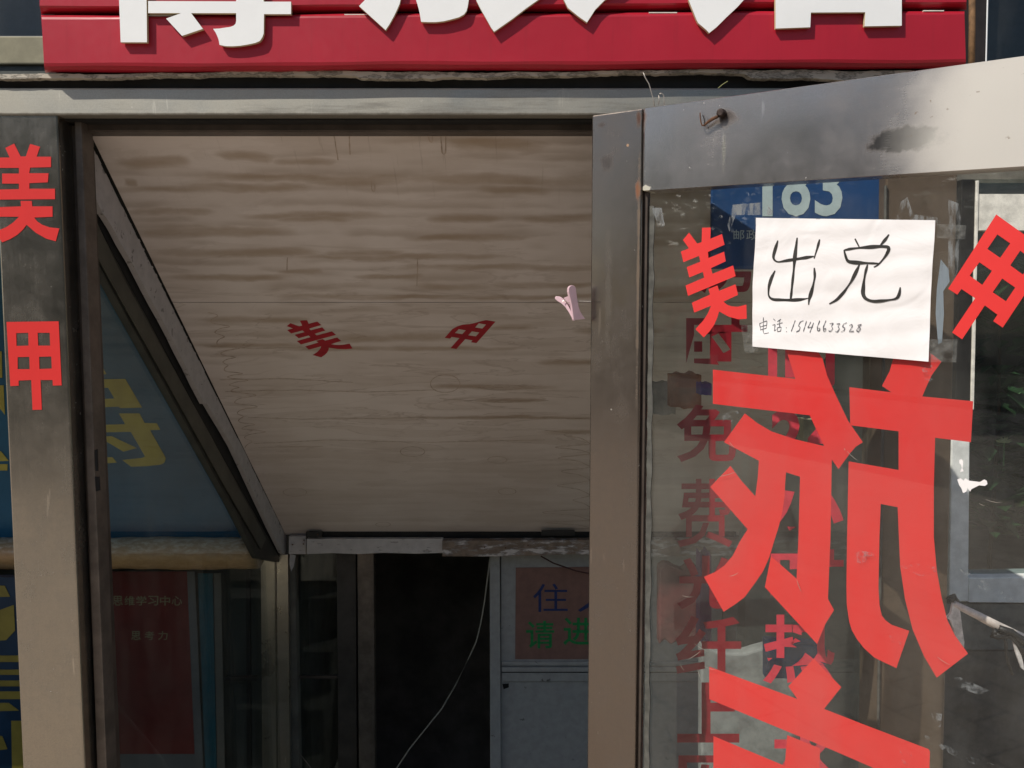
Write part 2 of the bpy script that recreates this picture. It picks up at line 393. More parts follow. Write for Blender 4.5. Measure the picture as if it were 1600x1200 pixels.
    fr = k.math('PINGPONG', k.math('MULTIPLY', g, 9.0), 0.5)
    far = k.math('MULTIPLY', k.ramp(o[1], -0.42, -0.15, 0.1, 0.5), k.ramp(o[1], 0.1, 0.55, 1.0, 0.2))
    # scalloped tide marks: outlines of old wet patches, long across the board and wavy at their ends
    co4 = k.n('ShaderNodeCombineXYZ'); k.l(k.math('MULTIPLY', o[0], 1.9), co4.inputs[0]); k.l(k.math('MULTIPLY', o[1], 17.0), co4.inputs[1])
    tm = k.noise(1.0, 5, 0.55, co4.outputs[0], 0.6)
    tide = k.math('MULTIPLY', k.ramp(k.math('ABSOLUTE', k.math('SUBTRACT', tm, 0.53)), 0.0, 0.016, 1.0, 0.0), k.math('MULTIPLY', k.ramp(o[1], -0.60, -0.1, 0.25, 1.0), k.ramp(o[1], 0.15, 0.60, 1.0, 0.3)))
    tin = k.math('MULTIPLY', k.ramp(tm, 0.53, 0.56), 0.12)
    lines = k.math('MAXIMUM', tide, k.math('MULTIPLY', k.math('MULTIPLY', k.ramp(fr, 0.0, 0.09, 1.0, 0.0), far), k.ramp(k.noise(3.0, 3, 0.6), 0.38, 0.62)))
    fine = k.noise(3.0, 5, 0.7, k.mapv((6, 60, 1))); big = k.noise(2.2, 4, 0.6); drip = k.noise(3.0, 4, 0.6, k.mapv((45, 2.2, 1)))
    c = k.mix(k.ramp(big, 0.3, 0.7), (0.62, 0.54, 0.49), (0.71, 0.635, 0.59))
    c = k.mix(k.math('MULTIPLY', k.ramp(fine, 0.35, 0.75), 0.05), c, (0.33, 0.26, 0.20))
    c = k.mix(k.math('MULTIPLY', bands, 0.80), c, (0.27, 0.19, 0.12))
    c = k.mix(k.math('MULTIPLY', k.math('MULTIPLY', stain, k.ramp(k.noise(4.0, 4, 0.6, k.mapv((1, 2, 0))), 0.25, 0.6, 0.45, 1.0)), 0.68), c, (0.32, 0.225, 0.14))
    c = k.mix(tin, c, (0.34, 0.25, 0.17))
    c = k.mix(k.math('MULTIPLY', lines, 0.30), c, (0.22, 0.14, 0.085))
    dm = k.math('MULTIPLY', k.ramp(drip, 0.62, 0.72), k.ramp(o[1], -0.72, -0.45, 0.35, 0.0))
    c = k.mix(dm, c, (0.24, 0.18, 0.13))
    return k.done(k.bsdf(c, 0.8, 0.0, k.math('ADD', k.math('MULTIPLY', fine, 0.5), big), 0.15, 0.001))

def m_peel(name, paint, wood, lo, hi, st=(5, 5, 22), sc=3.2):
    k = NM(name); a = k.noise(sc, 6, 0.62, k.mapv(st)); f = k.noise(30, 4, 0.6)
    m = k.ramp(a, lo, hi)
    edge = k.math('MULTIPLY', k.ramp(a, lo - 0.05, lo), k.ramp(a, lo, lo + 0.05, 1.0, 0.0))
    c = k.mix(m, k.mix(k.ramp(f, 0.3, 0.7), tuple(x * 0.85 for x in paint), paint), k.mix(k.ramp(f, 0.3, 0.7), tuple(x * 0.6 for x in wood), wood))
    c = k.mix(k.math('MULTIPLY', edge, 0.7), c, tuple(x * 0.35 for x in wood))
    return k.done(k.bsdf(c, 0.8, 0.0, k.math('SUBTRACT', 1.0, m), 0.5, 0.002))
M_beam = m_peel('old_white_paint', (0.58, 0.54, 0.51), (0.42, 0.36, 0.31), 0.66, 0.80)
M_beam_peel = m_peel('peeling_white_paint', (0.62, 0.57, 0.54), (0.27, 0.20, 0.15), 0.47, 0.52, (4, 4, 16))
M_trim = m_peel('grey_trim_paint', (0.46, 0.43, 0.42), (0.30, 0.27, 0.25), 0.66, 0.74, (9, 9, 9))
M_caulk = m_peel('old_mortar', (0.52, 0.47, 0.38), (0.20, 0.18, 0.14), 0.52, 0.66, (6, 6, 20))
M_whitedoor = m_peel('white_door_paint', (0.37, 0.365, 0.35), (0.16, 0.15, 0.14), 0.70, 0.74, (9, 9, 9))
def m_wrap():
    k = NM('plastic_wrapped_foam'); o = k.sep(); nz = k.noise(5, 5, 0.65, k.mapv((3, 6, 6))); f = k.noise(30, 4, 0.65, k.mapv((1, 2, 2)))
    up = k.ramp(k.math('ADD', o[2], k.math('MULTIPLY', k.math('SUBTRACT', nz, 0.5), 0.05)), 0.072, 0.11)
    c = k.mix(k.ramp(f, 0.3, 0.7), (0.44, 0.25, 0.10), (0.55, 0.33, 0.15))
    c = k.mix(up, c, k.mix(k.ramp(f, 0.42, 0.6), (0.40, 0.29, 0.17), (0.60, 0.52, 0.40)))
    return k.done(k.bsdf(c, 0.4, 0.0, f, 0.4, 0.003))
M_wrap = m_wrap()

def m_pavement():
    k = NM('pavement_slabs')
    br = k.n('ShaderNodeTexBrick'); br.inputs['Scale'].default_value = 1.0
    br.inputs['Brick Width'].default_value = 0.4; br.inputs['Row Height'].default_value = 0.2; br.inputs['Mortar Size'].default_value = 0.006
    k.l(k.tc.outputs['Object'], br.inputs['Vector'])
    br.inputs['Color1'].default_value = (0.40, 0.33, 0.26, 1); br.inputs['Color2'].default_value = (0.46, 0.39, 0.31, 1); br.inputs['Mortar'].default_value = (0.2, 0.17, 0.14, 1)
    c = k.mix(k.math('MULTIPLY', k.ramp(k.noise(1.5, 6, 0.7), 0.4, 0.7), 0.4), br.outputs['Color'], (0.22, 0.2, 0.17))
    return k.done(k.bsdf(c, 0.9))
M_pave = m_pavement()
M_asphalt = plain('asphalt', (0.055, 0.055, 0.055, 1), 0.9, 0.2, 3)

# ------------------------------------------------------------------ ground, roads, areaway
tag(MB().box((-30, -4.2, -0.3), (30, 2.0, 0.0)).build('pavement', M_pave), kind='structure')
tag(MB().box((-60, -11.5, -0.5), (60, -4.2, -0.13)).build('road', M_asphalt), kind='structure')
tag(MB().box((-60, -60, -0.45), (60, -11.5, -0.02)).build('far_pavement', plain('dark_verge', (0.045, 0.05, 0.035, 1), 0.95, 0.3, 2)), kind='structure')
tag(MB().box((-6, 2.0, -2.0), (6, 3.44, -1.75)).build('areaway_floor', M_concrete), kind='structure')
st = MB()
for i in range(7):
    st.box((-0.92, 2.0 + 0.205 * i, -1.745), (0.90, 2.205 + 0.205 * i - 0.002, -0.04 - 0.235 * i))
tag(st.build('stairs', M_concrete), kind='structure')

# ------------------------------------------------------------------ building behind
BY = 3.45
def rectXZ(x0, z0, x1, z1, Y): return [V((x0, Y, z0)), V((x1, Y, z0)), V((x1, Y, z1)), V((x0, Y, z1))]
bw = thing('building', 'dark main building behind the steel porch', 'building', (0, BY, -1.75))
wl = [rectXZ(-6, -1.75, 6, 7, BY), rectXZ(-3.0, -1.0, -1.0, 0.62, BY), rectXZ(-0.90, -1.70, 0.88, 0.66, BY), rectXZ(1.86, 0.36, 3.6, 2.12, BY),
      rectXZ(-3.4, 2.66, -1.2, 4.2, BY), rectXZ(1.86, 2.3, 3.6, 4.2, BY)]
MB().prism(wl, (0, 0.22, 0)).build('wall', plain('render_wall', (0.15, 0.14, 0.115, 1), 0.9, 0.3, 6), bw)
M_room = plain('dark_room', (0.20, 0.18, 0.16, 1), 0.9, 0.3, 4)
# rooms behind the openings (closed, unlit)
for (x0, z0, x1, z1) in ((-3.1, -1.2, -0.97, 0.8), (-0.95, -1.75, 0.93, 0.9), (1.7, 0.2, 3.8, 2.3), (-3.6, 2.6, -1.0, 4.4), (1.7, 2.35, 3.8, 4.4)):
    y0, y1 = BY + 0.221, BY + 2.0
    vs = [(x0,y0,z0),(x1,y0,z0),(x1,y1,z0),(x0,y1,z0),(x0,y0,z1),(x1,y0,z1),(x1,y1,z1),(x0,y1,z1)]
    MB().add(vs, [(0,1,2,3),(4,7,6,5),(1,5,6,2),(2,6,7,3),(3,7,4,0)]).build('room', M_room, bw)
def window(name, label, x0, z0, x1, z1, fm, gm, fw=0.05):
    t = thing(name, label, 'window', ((x0+x1)/2, BY + 0.06, z0))
    MB().prism([rectXZ(x0, z0, x1, z1, BY + 0.05), rectXZ(x0+fw, z0+fw, x1-fw, z1-fw, BY + 0.05)], (0, 0.06, 0)).build('window_frame', fm, t, 0.003)
    MB().box((x0+fw-0.01, BY+0.075, z0+fw-0.01), (x1-fw+0.01, BY+0.081, z1-fw+0.01)).build('glass_pane', gm, t)
    return t
M_dkframe = plain('dark_green_frame', (0.03, 0.035, 0.028, 1), 0.5, 0.2, 20)
wA = window('upper_window', 'dark upper window over the beige sill left of the red sign', -3.38, 2.665, -1.22, 4.18, M_dkframe, M_glass_dark, 0.04)
MB().box((-3.35, BY + 0.09, 3.0), (-1.25, BY + 0.11, 3.02)).build('curtain_rail', M_cream, wA)
wB = window('upper_window', 'dark blue upper window right of the red sign', 1.87, 2.31, 3.58, 4.18, M_dkframe, M_glass_dark, 0.02)
tag(MB().box((-3.6, BY - 0.10, 2.552), (-1.0, BY - 0.005, 2.657)).build('window_sill', plain('beige_sill', (0.30, 0.27, 0.18, 1), 0.8, 0.15, 12), None, 0.006), 'beige rendered sill under the dark upper left window', 'window sill')
tag(MB().box((-3.6, BY - 0.085, 2.36), (-1.0, BY - 0.005, 2.550)).build('sill_apron', plain('grey_apron', (0.09, 0.095, 0.085, 1), 0.8, 0.2, 12)), 'grey band of render under the beige window sill', 'ledge')
# wooden pole and cable right of the sign
tag(MB().tube([P(1519, -140, 2.35), P(1519, 40, 2.35), P(1517, 140, 2.35)], [0.0085]*3, 10).build('wooden_pole', plain('weathered_wood', (0.20, 0.11, 0.05, 1), 0.8, 0.45, 30), None, smooth=True), 'thin brown weathered pole upright beside the sign end', 'pole')
tag(MB().tube([P(1545, -140, 2.6), P(1543, 0, 2.6), P(1540, 120, 2.6)], 0.0022, 6).build('cable', M_white), 'thin white cable hanging before the dark blue window', 'cable')
tag(MB().prism([[P(1512, -160, 2.6), P(1543, -160, 2.6), P(1539, 200, 2.6), P(1512, 200, 2.6)]], (0, 0.12, 0)).build('gap_infill', plain('dark_infill', (0.016, 0.012, 0.012, 1), 0.7, 0.3, 20)), 'dark column behind the pole right of the red sign', 'infill')  # near-black infill added so the gap beside the pole stays dark

# ------------------------------------------------------------------ porch: posts, lintel, roof, frame
F = 1.80
lp = thing('steel_post', 'left stainless steel porch post bearing two stacked red characters', 'post', (-1.03, 1.85, 0))
MB().prism([[P(-11, 170, F+0.004), P(90, 170, F+0.004), P(133, 1215, F+0.004), P(138, 1650, F+0.004), P(45, 1650, F+0.004), P(36, 1215, F+0.004)]], (0, 0.11, 0)).build('post_body', M_post, lp, 0.004)
tr = affine([(0, 0), (400, 0), (0, 400)], [(0, 200), (100, 200), (0, 300)])
tag(cut(mei(tr), onY(F+0.004), (0, -1, 0)).build('vinyl_character', M_vinyl, lp), 'red character 美 cut from vinyl on the left post')
tr2 = affine([(0, 0), (400, 0), (0, 400)], [(0, 480), (100, 480), (0, 580)])
tag(cut(jia(tr2), onY(F+0.004), (0, -1, 0)).build('vinyl_character', M_vinyl, lp), 'red character 甲 cut from vinyl on the left post')
rp = thing('steel_post', 'right brown porch post seen through the door glass', 'post', (0.85, 1.85, 0))
MB().prism([[P(1386, 150, F), P(1500, 150, F), P(1474, 1215, F), P(1470, 1650, F), P(1366, 1650, F), P(1372, 1215, F)]], (0, 0.11, 0)).build('post_body', plain('brown_steel', (0.13, 0.095, 0.065, 1), 0.5, 0.2, 10, metal=0.3), rp, 0.004)
MB().tube([P(1384, 290, F - 0.004), P(1371, 1215, F - 0.004)], 0.0032, 6).build('sealant_bead', M_putty, rp)
tag(MB().box((-2.4, F, P(0, 180, F).z), (1.25, F + 0.07, P(0, 137, F).z)).build('steel_lintel', M_lintel, None, 0.004), 'dirty stainless lintel spanning the doorway under the red sign', 'lintel')
tag(MB().box((-4.2, F + 0.075, 2.062), (1.02, BY - 0.002, 2.085)).build('shading_porch_roof', M_dark), 'flat porch roof over the basement entrance, extended unseen leftwards for shade', 'roof')  # runs on past the porch out of view, added to shade the blue sign
zb_ = P(0, 114, F).z
tag(MB().box((-2.4, F + 0.012, P(0, 136, F).z), (P(1504, 0, F).x, F + 0.075, zb_)).build('gap_board', M_dark), 'black board in the gap between the lintel and the red sign', 'board')
tag(MB().box((P(68, 0, F).x, F + 0.008, zb_ + 0.001), (P(1504, 0, F).x, F + 0.075, 2.9)).build('sign_backing', M_dark), 'black backing board behind the red sign', 'board')

df = thing('door_frame', 'brown metal frame lining the open doorway', 'door frame', (-0.9, 1.85, 0))
quadbox('jamb', [(91, 184), (107, 184), (152, 1215), (134, 1215)], F + 0.085, 0.04, M_dark, df)
quadbox('jamb', [(102, 196), (118, 196), (153, 1215), (137, 1215)], F + 0.06, 0.03, M_jamb, df, 0.002)
quadbox('jamb', [(116, 190), (127, 190), (167, 1215), (152, 1215)], F + 0.045, 0.05, M_jamb2, df, 0.002)
quadbox('jamb', [(124, 200), (136, 200), (180, 1215), (165, 1215)], F + 0.10, 0.03, M_jamb, df, 0.002)
quadbox('door_header', R4(98, 176, 1002, 188), F + 0.03, 0.04, M_dark, df)
quadbox('door_header', R4(100, 186, 1002, 206), F + 0.072, 0.05, M_jamb, df, 0.003)
quadbox('jamb', [(940, 190), (1000, 190), (1000, 1215), (940, 1215)], F + 0.03, 0.05, M_jamb, df, 0.002)
quadbox('strike_plate', [(148, 703), (152, 702), (153, 736), (149, 736)], F + 0.0435, 0.003, M_dark, df)
quadbox('strike_plate', [(148, 745), (155, 745), (156, 766), (150, 768)], F + 0.0435, 0.003, M_dark, df)

# ------------------------------------------------------------------ red shop sign
SF = 1.765
sg = thing('shop_sign', 'red metal shop sign with big white raised characters', 'sign', (0, SF, 2.12))
def sign_panel(pl, pr):          # profile of (py at left end, py at right end, px left, px right, Y)
    m = MB(); n = len(pl)
    vs = [P(xl, yl, Y) for (xl, yl, Y) in pl] + [P(xr, yr, Y) for (xr, yr, Y) in pr]
    # rows along x so the sheet can be gently uneven
    N = 40; vs2 = []
    for k in range(N + 1):
        u = k / N
        for i in range(n):
            p = vs[i].lerp(vs[i + n], u)
            wob = 0.0010 * math.sin(u * 17 + 1.3) + 0.0007 * math.sin(u * 41 + i)
            vs2.append(p + V((0, 0, wob)))
    fs = [(k*n+i, k*n+i+1, (k+1)*n+i+1, (k+1)*n+i) for k in range(N) for i in range(n - 1)]
    fs += [(k*n+n-1, k*n, (k+1)*n, (k+1)*n+n-1) for k in range(N)]
    fs += [tuple(range(n)), tuple(N*n+i for i in range(n))[::-1]]
    return m.add(vs2, fs)
lo_l = [(64, 24, SF+0.028), (64.5, 25.5, SF+0.008), (65, 28, SF+0.001), (65.5, 31, SF), (69, 99, SF), (69, 104, SF+0.002), (70, 110, SF+0.012), (71, 114.5, SF+0.03)]
lo_r = [(1507, 16, SF+0.028), (1507, 17, SF+0.008), (1507, 19.5, SF+0.001), (1507, 22, SF), (1509, 92, SF), (1509, 97, SF+0.002), (1508, 103, SF+0.012), (1507, 107, SF+0.03)]
sign_panel(lo_l, lo_r).build('sign_panel', M_redpanel, sg, smooth=False)
up_l = [(60, -200, SF+0.028), (60, -199, SF), (62, 10, SF), (62.5, 13.5, SF+0.004), (63.5, 18, SF+0.012), (64.5, 23, SF+0.028)]
up_r = [(1511, -205, SF+0.028), (1511, -204, SF), (1510, 2, SF), (1510, 5, SF+0.004), (1510, 10, SF+0.012), (1510, 15.5, SF+0.028)]
sign_panel(up_l, up_r).build('sign_panel', M_redpanel, sg)
LF = SF - 0.0115
def letter(pieces, label):
    m = MB()
    for l in pieces: m.prism([[P(a, b, LF) for a, b in l]], (0, 0.0085, 0))
    o = m.build('raised_letter', M_white, sg); o.data.materials.append(plain('letter_edge', (0.55, 0.47, 0.28, 1), 0.6, 0.1, 30))
    for p in o.data.polygons:
        if abs(p.normal.y) < 0.5: p.material_index = 1
    o['label'] = label
L1 = [[(184,-150),(186,0),(188.5,66),(229.7,66),(229,0),(229,-60),(262,-95),(240,-150)],
      [(231.5,1.5),(369,2),(369,-60),(280,-60),(280,-78),(369,-78),(369,-150),(412,-150),(412,-78),(450,-78),(450,-60),(412,-60),(412,2.5),(454.7,2.5),(454.7,22),(412.5,22),(412,52),(410,58),(406,64),(399,67),(387.5,69.5),(375,71.5),(362.5,72.3),(352,72),(343,70),(342,64),(340.6,59),(337,51),(333,45),(343,44.5),(353,43),(360,42),(365,40),(368,37),(369,33),(369,20.5),(298.5,20.5),(317,45),(284.4,56),(259.5,29),(283,20.5),(231.5,20.5)]]
L2 = [[(590,-150),(640,-150),(636,-60),(625.6,0),(624.4,6),(620,16),(615.6,25),(609,37),(602.5,47),(561,9.4),(570,0),(588,-60)],
      [(630,-150),(732,-150),(733,-5),(731,9),(729,17),(725,22.5),(717,27),(706,30),(694,33),(681,34.5),(670,34.5),(658,34),(656.5,25),(654.7,15.6),(652,6),(650,0),(660,-15),(688,-25),(688,-60),(640,-60)],
      [(744,-150),(792,-150),(792,-40),(840,-60),(900,-62),(850,-8),(840.6,0),(822,13),(800,30),(772,49.5),(768,44),(759,28),(751,14),(744,0)],
      [(850,-150),(900,-150),(925,-60),(1000,-80),(1020,-50),(945,0),(936,9),(930,15),(923,26),(917,35),(903,25),(887.5,12.5),(881,0),(868,-40)]]
L3 = [[(1100,-150),(1180,-150),(1172,-20),(1162,0),(1152,11),(1135,27),(1120,42),(1108,51.5),(1104,47),(1091,36),(1088,30),(1085,22.5),(1080,10),(1076,0),(1092,-60)],
      [(1211,-150),(1409,-150),(1409,40),(1351,41),(1352,19),(1267,19.5),(1266,42.5),(1212,44.5)]]
letter(L1, 'white raised character at the left end of the sign')
letter(L2, 'white raised character 旅 in the middle of the sign')
letter(L3, 'white raised character 店 at the right of the sign')
# pale edges showing in the seam between the panels
for x0, x1, y in ((232, 300, 23.6), (538, 575, 22), (1014, 1058, 19), (1443, 1475, 16)):
    MB().prism([[P(x0, y, SF+0.003), P(x1, y, SF+0.003), P(x1, y + 1.4, SF+0.003), P(x0, y + 1.4, SF+0.003)]], (0, 0.008, 0)).build('seam_strip', M_cream, sg)
# ragged mortar line under the sign
random.seed(3)
top = []; bot = []
for i in range(180):
    x = -40 + i * 8.6
    tz = 117.5 - 6.0 * (x / 1300.0) * 0.8
    wob = 1.6 * math.sin(x * 0.010) + 0.7 * math.sin(x * 0.043 + 1) + random.uniform(-0.6, 0.6)
    th = 4.2 + 1.6 * math.sin(x * 0.009 + 2) + random.uniform(-0.5, 0.5) + (3.0 if 560 < x < 690 else 0) + (6 if x > 1170 else 0)
    top.append((x, tz + wob - 3)); bot.append((x, tz + wob + th - 1))
tag(MB().prism([[P(a, b, F - 0.012) for a, b in top] + [P(a, b, F - 0.012) for a, b in reversed(bot)]], (0, 0.02, 0)).build('mortar_strip', M_caulk), 'ragged cream mortar strip squeezed out under the red sign', 'mortar')

# ------------------------------------------------------------------ porch inside: sloped ceiling, beam, side glass
WX = -0.93
cn0, cn1 = P(137, 200, F + 0.075), None
ca = V((WX, PX(137, 203, WX).y, PX(137, 203, WX).z)); cb = V((WX, BY - 0.02, P(445, 836, BY - 0.02).z))
cn = (cb - ca).cross(V((1, 0, 0))).normalized()
if cn.z > 0: cn = -cn                                  # facing down and out
def onC(a, b): return U(a, b, ca, cn)
cl = thing('sloped_ceiling', 'stained plywood ceiling sloping down over the basement stairs', 'ceiling', (0, 2.6, 1.35))
RX = 0.93
sm = onC(500, 472.5); mid = ca.lerp(cb, (sm.y - ca.y) / (cb.y - ca.y))
M_ceiling = m_ceiling()
e = 0.0012
for p, q in ((ca, mid - (cb - ca).normalized() * e), (mid + (cb - ca).normalized() * e, cb)):
    b = MB().prism([[V((WX + 0.002, p.y, p.z)), V((RX, p.y, p.z)), V((RX, q.y, q.z)), V((WX + 0.002, q.y, q.z))]], -cn * 0.012)
    b.build('ceiling_board', M_ceiling, cl)
MB().prism([[V((WX - 0.018, ca.y, ca.z)) - cn * 0.014, V((RX, ca.y, ca.z)) - cn * 0.014, V((RX, cb.y, cb.z)) - cn * 0.014, V((WX - 0.018, cb.y, cb.z)) - cn * 0.014]], -cn * 0.02).build('backing', M_dark, cl)
# tide marks left by leaks: thin wavy outlines
random.seed(21)
zt = lambda x, y: (94 + x / 1.704, 156 + y / 1.704)
TM = MB(); tmi = [0]
def tide_line(pts, wpx=1.0, jit=1.2):
    d = []
    for a, b in zip(pts, pts[1:]):
        n = max(2, int(math.hypot(b[0]-a[0], b[1]-a[1]) / 6))
        for q in range(n): d.append((a[0]+(b[0]-a[0])*q/n + random.uniform(-jit, jit), a[1]+(b[1]-a[1])*q/n + random.uniform(-jit, jit) * 0.6))
    d.append(pts[-1])
    for _ in range(2): d = [d[0]] + [((p[0]+2*q[0]+r[0])/4, (p[1]+2*q[1]+r[1])/4) for p, q, r in zip(d, d[1:], d[2:])] + [d[-1]]
    tmi[0] += 1
    wd = [0.0021 * wpx * random.uniform(0.35, 1.0) for _ in d]
    TM.ribbon([(onC(*zt(*p)) + cn * (0.0005 + 0.00003 * tmi[0]), cn) for p in d], wd)
def fingers(side, y0, y1, xf, lo, hi, step):
    y = y0; pts = []   # one wavy edge with fingers reaching along the grain
    while y < y1:
        x = xf(y); L = random.uniform(lo, hi); h = random.uniform(0.6, 1.4) * step
        pts += [(x, y), (x + side * L, y + h * 0.25), (x + side * L * 1.1, y + h * 0.35), (x + side * L * 0.4, y + h * 0.55), (x + side * L * 0.15, y + h * 0.8)]
        y += h
    tide_line(pts, 1.0, 2.0)
fingers(1, 565, 900, lambda y: 395 + (y - 565) * 0.28, 15, 65, 26)
fingers(-1, 880, 1140, lambda y: 1415, 20, 125, 30)
for pts in ([(390,655),(520,662),(640,658)], [(425,745),(600,742),(780,752)], [(440,776),(640,772),(820,778),(1000,772)], [(500,845),(640,850),(960,846),(1395,848)], [(515,915),(720,905),(980,912),(1290,905)], [(530,925),(700,922)], [(1010,795),(1180,806),(1300,800)], [(1290,880),(1400,890)],
            [(730,95),(733,120),(740,160)], [(770,92),(772,145)], [(980,90),(982,110),(990,116),(992,92)], [(1014,92),(1016,145),(1026,146),(1027,95)], [(830,215),(828,240),(838,247),(838,222)], [(605,418),(604,455)], [(952,420),(950,495)]):
    tide_line(pts, 0.8)
for cx_, cy_, rx_, ry_ in ((938,936,33,13), (1164,958,26,9), (625,1044,32,11), (1190,1042,24,9), (1025,755,40,24), (1175,765,55,7), (860,1130,20,6)):
    tide_line([(cx_ + rx_ * math.cos(g * math.pi / 10), cy_ + ry_ * math.sin(g * math.pi / 10)) for g in range(21)], 0.8, 0.8)
TM.build('tide_marks', plain('tide_brown', (0.44, 0.35, 0.28, 1), 0.85, 0.2, 30), cl)
z4 = lambda x, y: (400 + x / 3.077, 440 + y / 3.077)
trc = affine([(0,185),(345,380),(-25,448),(345,445),(330,490),(372,628),(350,708),(15,715),(-30,650),(-10,555)],
             [z4(142,232), z4(368,240), z4(218,300), z4(384,250), z4(400,272), z4(447,298), z4(456,320), z4(310,362), z4(275,352), z4(262,328)])
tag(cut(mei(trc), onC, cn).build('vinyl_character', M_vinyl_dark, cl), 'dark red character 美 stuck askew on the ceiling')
trj = affine([(368,88),(387,488),(66,493),(263,640),(205,642),(42,92)], [z4(1150,188), z4(1060,298), z4(905,265), z4(965,323), z4(936,319), z4(998,170)])
JP = [(110,230),(170,200),(205,165),(225,140),(250,112),(275,90)] + JIA_O[1:] + [(58,330),(80,270)]
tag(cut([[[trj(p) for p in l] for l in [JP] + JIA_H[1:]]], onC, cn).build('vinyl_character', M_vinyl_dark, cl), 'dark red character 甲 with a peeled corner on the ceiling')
# edge trim along the ceiling's left side
tl = [(138.5,216),(448,838)]
lowedge = [(447,868),(440,863),(420,822),(397,772),(380,735),(362,697),(347,670),(335,650),(323,631),(319,631),(305,603),(291,575),(278,550),(267,527),(254,502),(242,480),(228,453),(207,412),(190,383),(178,360),(166,340),(160,333),(153,318),(146,300),(144,294),(139.5,282),(138,232)]
trim = [(138.5,216)] + [(138.5+(448-138.5)*t+random.uniform(-.6,.6), 216+(838-216)*t) for t in [i/24 for i in range(1,24)]] + [(448,838)] + [(a+random.uniform(-.5,.5), b) for a, b in lowedge]
MB().prism([[PX(a, b, WX) for a, b in trim]], (-0.014, 0, 0)).build('edge_trim', M_trim, cl)
cr = MB()
for i in range(46):
    t = i / 46.0; x = 138.5 + 309.5 * t; y = 216 + 622 * t
    if random.random() < 0.8:
        L = random.uniform(0.6, 1.1) / 46
        r_ = random.uniform(0.0006, 0.0017)
        cr.tube([PX(x, y, WX + 0.0012), PX(x + 309.5 * L, y + 622 * L, WX + 0.0012)], r_, 5)
cr.build('crack', M_dark, cl)
# side glazing: sloping channel, glass, corner post
sw = thing('side_glazing', 'glazed left side of the porch under the sloping channel', 'glass wall', (WX - 0.03, 2.6, -1.0))
XG = WX - 0.03
MB().prism([[PX(a, b, XG + 0.008) for a, b in [(149,318),(187,398),(215,456),(330,665),(438,862),(446,880),(402,872),(355,780),(250,590),(187,476),(151,408)]]], (-0.02, 0, 0)).build('channel_web', plain('channel_dark', (0.035, 0.034, 0.028, 1), 0.5, 0.3, 12), sw)
MB().prism([[PX(a, b, XG + 0.014) for a, b in [(148,340),(190,430),(260,556),(330,682),(416,842),(408,858),(355,766),(250,577),(187,464),(150,396)]]], (-0.003, 0, 0)).build('channel_flange', plain('channel_face', (0.075, 0.075, 0.06, 1), 0.45, 0.25, 10, metal=0.3), sw)
MB().prism([[PX(a, b, WX - 0.020) for a, b in [(138,225),(150,300),(330,640),(446,870),(438,872),(318,660),(150,345),(140,330)]]], (-0.004, 0, 0)).build('shadow_gap', M_dark, sw)
MB().box((XG - 0.008, 1.95, -1.0), (XG - 0.003, BY - 0.05, 2.09)).build('glass_pane', M_glass_side, sw)
cp = thing('corner_post', 'stainless corner post at the foot of the sloping ceiling edge', 'post', (-0.93, BY - 0.05, -1.7))
for a, b in (((407, 429), 0), ((431.5, 450), 0)):
    quadbox('post_face', [(a[0], 866), (a[1], 866), (a[1] + 3, 1215), (a[0] + 3, 1215)], BY - 0.04, 0.03, steel('stainless_corner', (0.5, 0.46, 0.38), rough=0.22), cp, 0.003)
# beam under the ceiling's far end
bm_ = thing('wooden_beam', 'white painted beam with peeling paint across the back of the porch', 'beam', (0, BY - 0.06, 0.62))
quadbox('beam_block', R4(451, 838, 478, 866), BY - 0.055, 0.06, M_beam, bm_, 0.002)
quadbox('beam_board', [(479,842),(692,842),(692,864),(650,865.5),(600,864),(560,866),(520,864.5),(479,866)], BY - 0.07, 0.06, M_beam, bm_, 0.002)
quadbox('beam_board', [(691,845),(1160,843),(1160,868),(1000,870),(900,866),(830,868.5),(760,869.5),(691,869.5)], BY - 0.085, 0.06, M_beam_peel, bm_, 0.002)
quadbox('gap_strip', R4(478, 829.5, 1150, 843), BY - 0.045, 0.03, M_dark, bm_)
quadbox('hinge_plate', R4(478, 831, 503, 840), BY - 0.08, 0.01, M_blackrub, bm_, 0.001)
quadbox('hinge_plate', R4(846, 829, 898, 837), BY - 0.092, 0.01, M_blackrub, bm_, 0.001)
nl = MB()
for a, b in ((496.5, 835), (457, 851), (475, 844), (474, 850), (757, 855), (790, 856), (825, 852)):
    nl.tube([P(a, b, BY - 0.092), P(a, b, BY - 0.05)], 0.0028, 8)
nl.build('nail_heads', M_rust, bm_)
tag(MB().prism([[P(453, 866, BY-0.05), P(462, 868, BY-0.05), P(459, 885, BY-0.05), P(455, 893, BY-0.05), P(452, 880, BY-0.05)]], (0, 0.002, 0)).build('torn_flap', M_trim), 'small torn grey flap hanging beside the corner post', 'scrap')

# ------------------------------------------------------------------ back wall of the porch: dark glazed doors, white door
gd = thing('glazed_door', 'dark glazed basement door with brown frame', 'door', (-0.5, BY, -1.7))
quadbox('door_stile', [(454,862),(464,862),(466,1230),(457,1230)], BY + 0.03, 0.05, M_jamb, gd, 0.002)
quadbox('door_stile', [(526,862),(556,862),(558,1230),(529,1230)], BY + 0.03, 0.05, plain('dim_frame', (0.05, 0.042, 0.035, 1), 0.5, 0.3, 10), gd, 0.002)
quadbox('door_stile', [(558,862),(584,862),(586,1230),(561,1230)], BY + 0.012, 0.05, M_jamb2, gd, 0.003)
quadbox('glass_pane', R4(462, 862, 528, 1240), BY + 0.05, 0.005, M_glass_dark, gd)
quadbox('door_rail', R4(466, 1056, 527, 1060), BY + 0.04, 0.01, M_jamb, gd)
wd = thing('white_door', 'shabby white painted basement door with mouldings', 'door', (0.15, BY, -1.7))
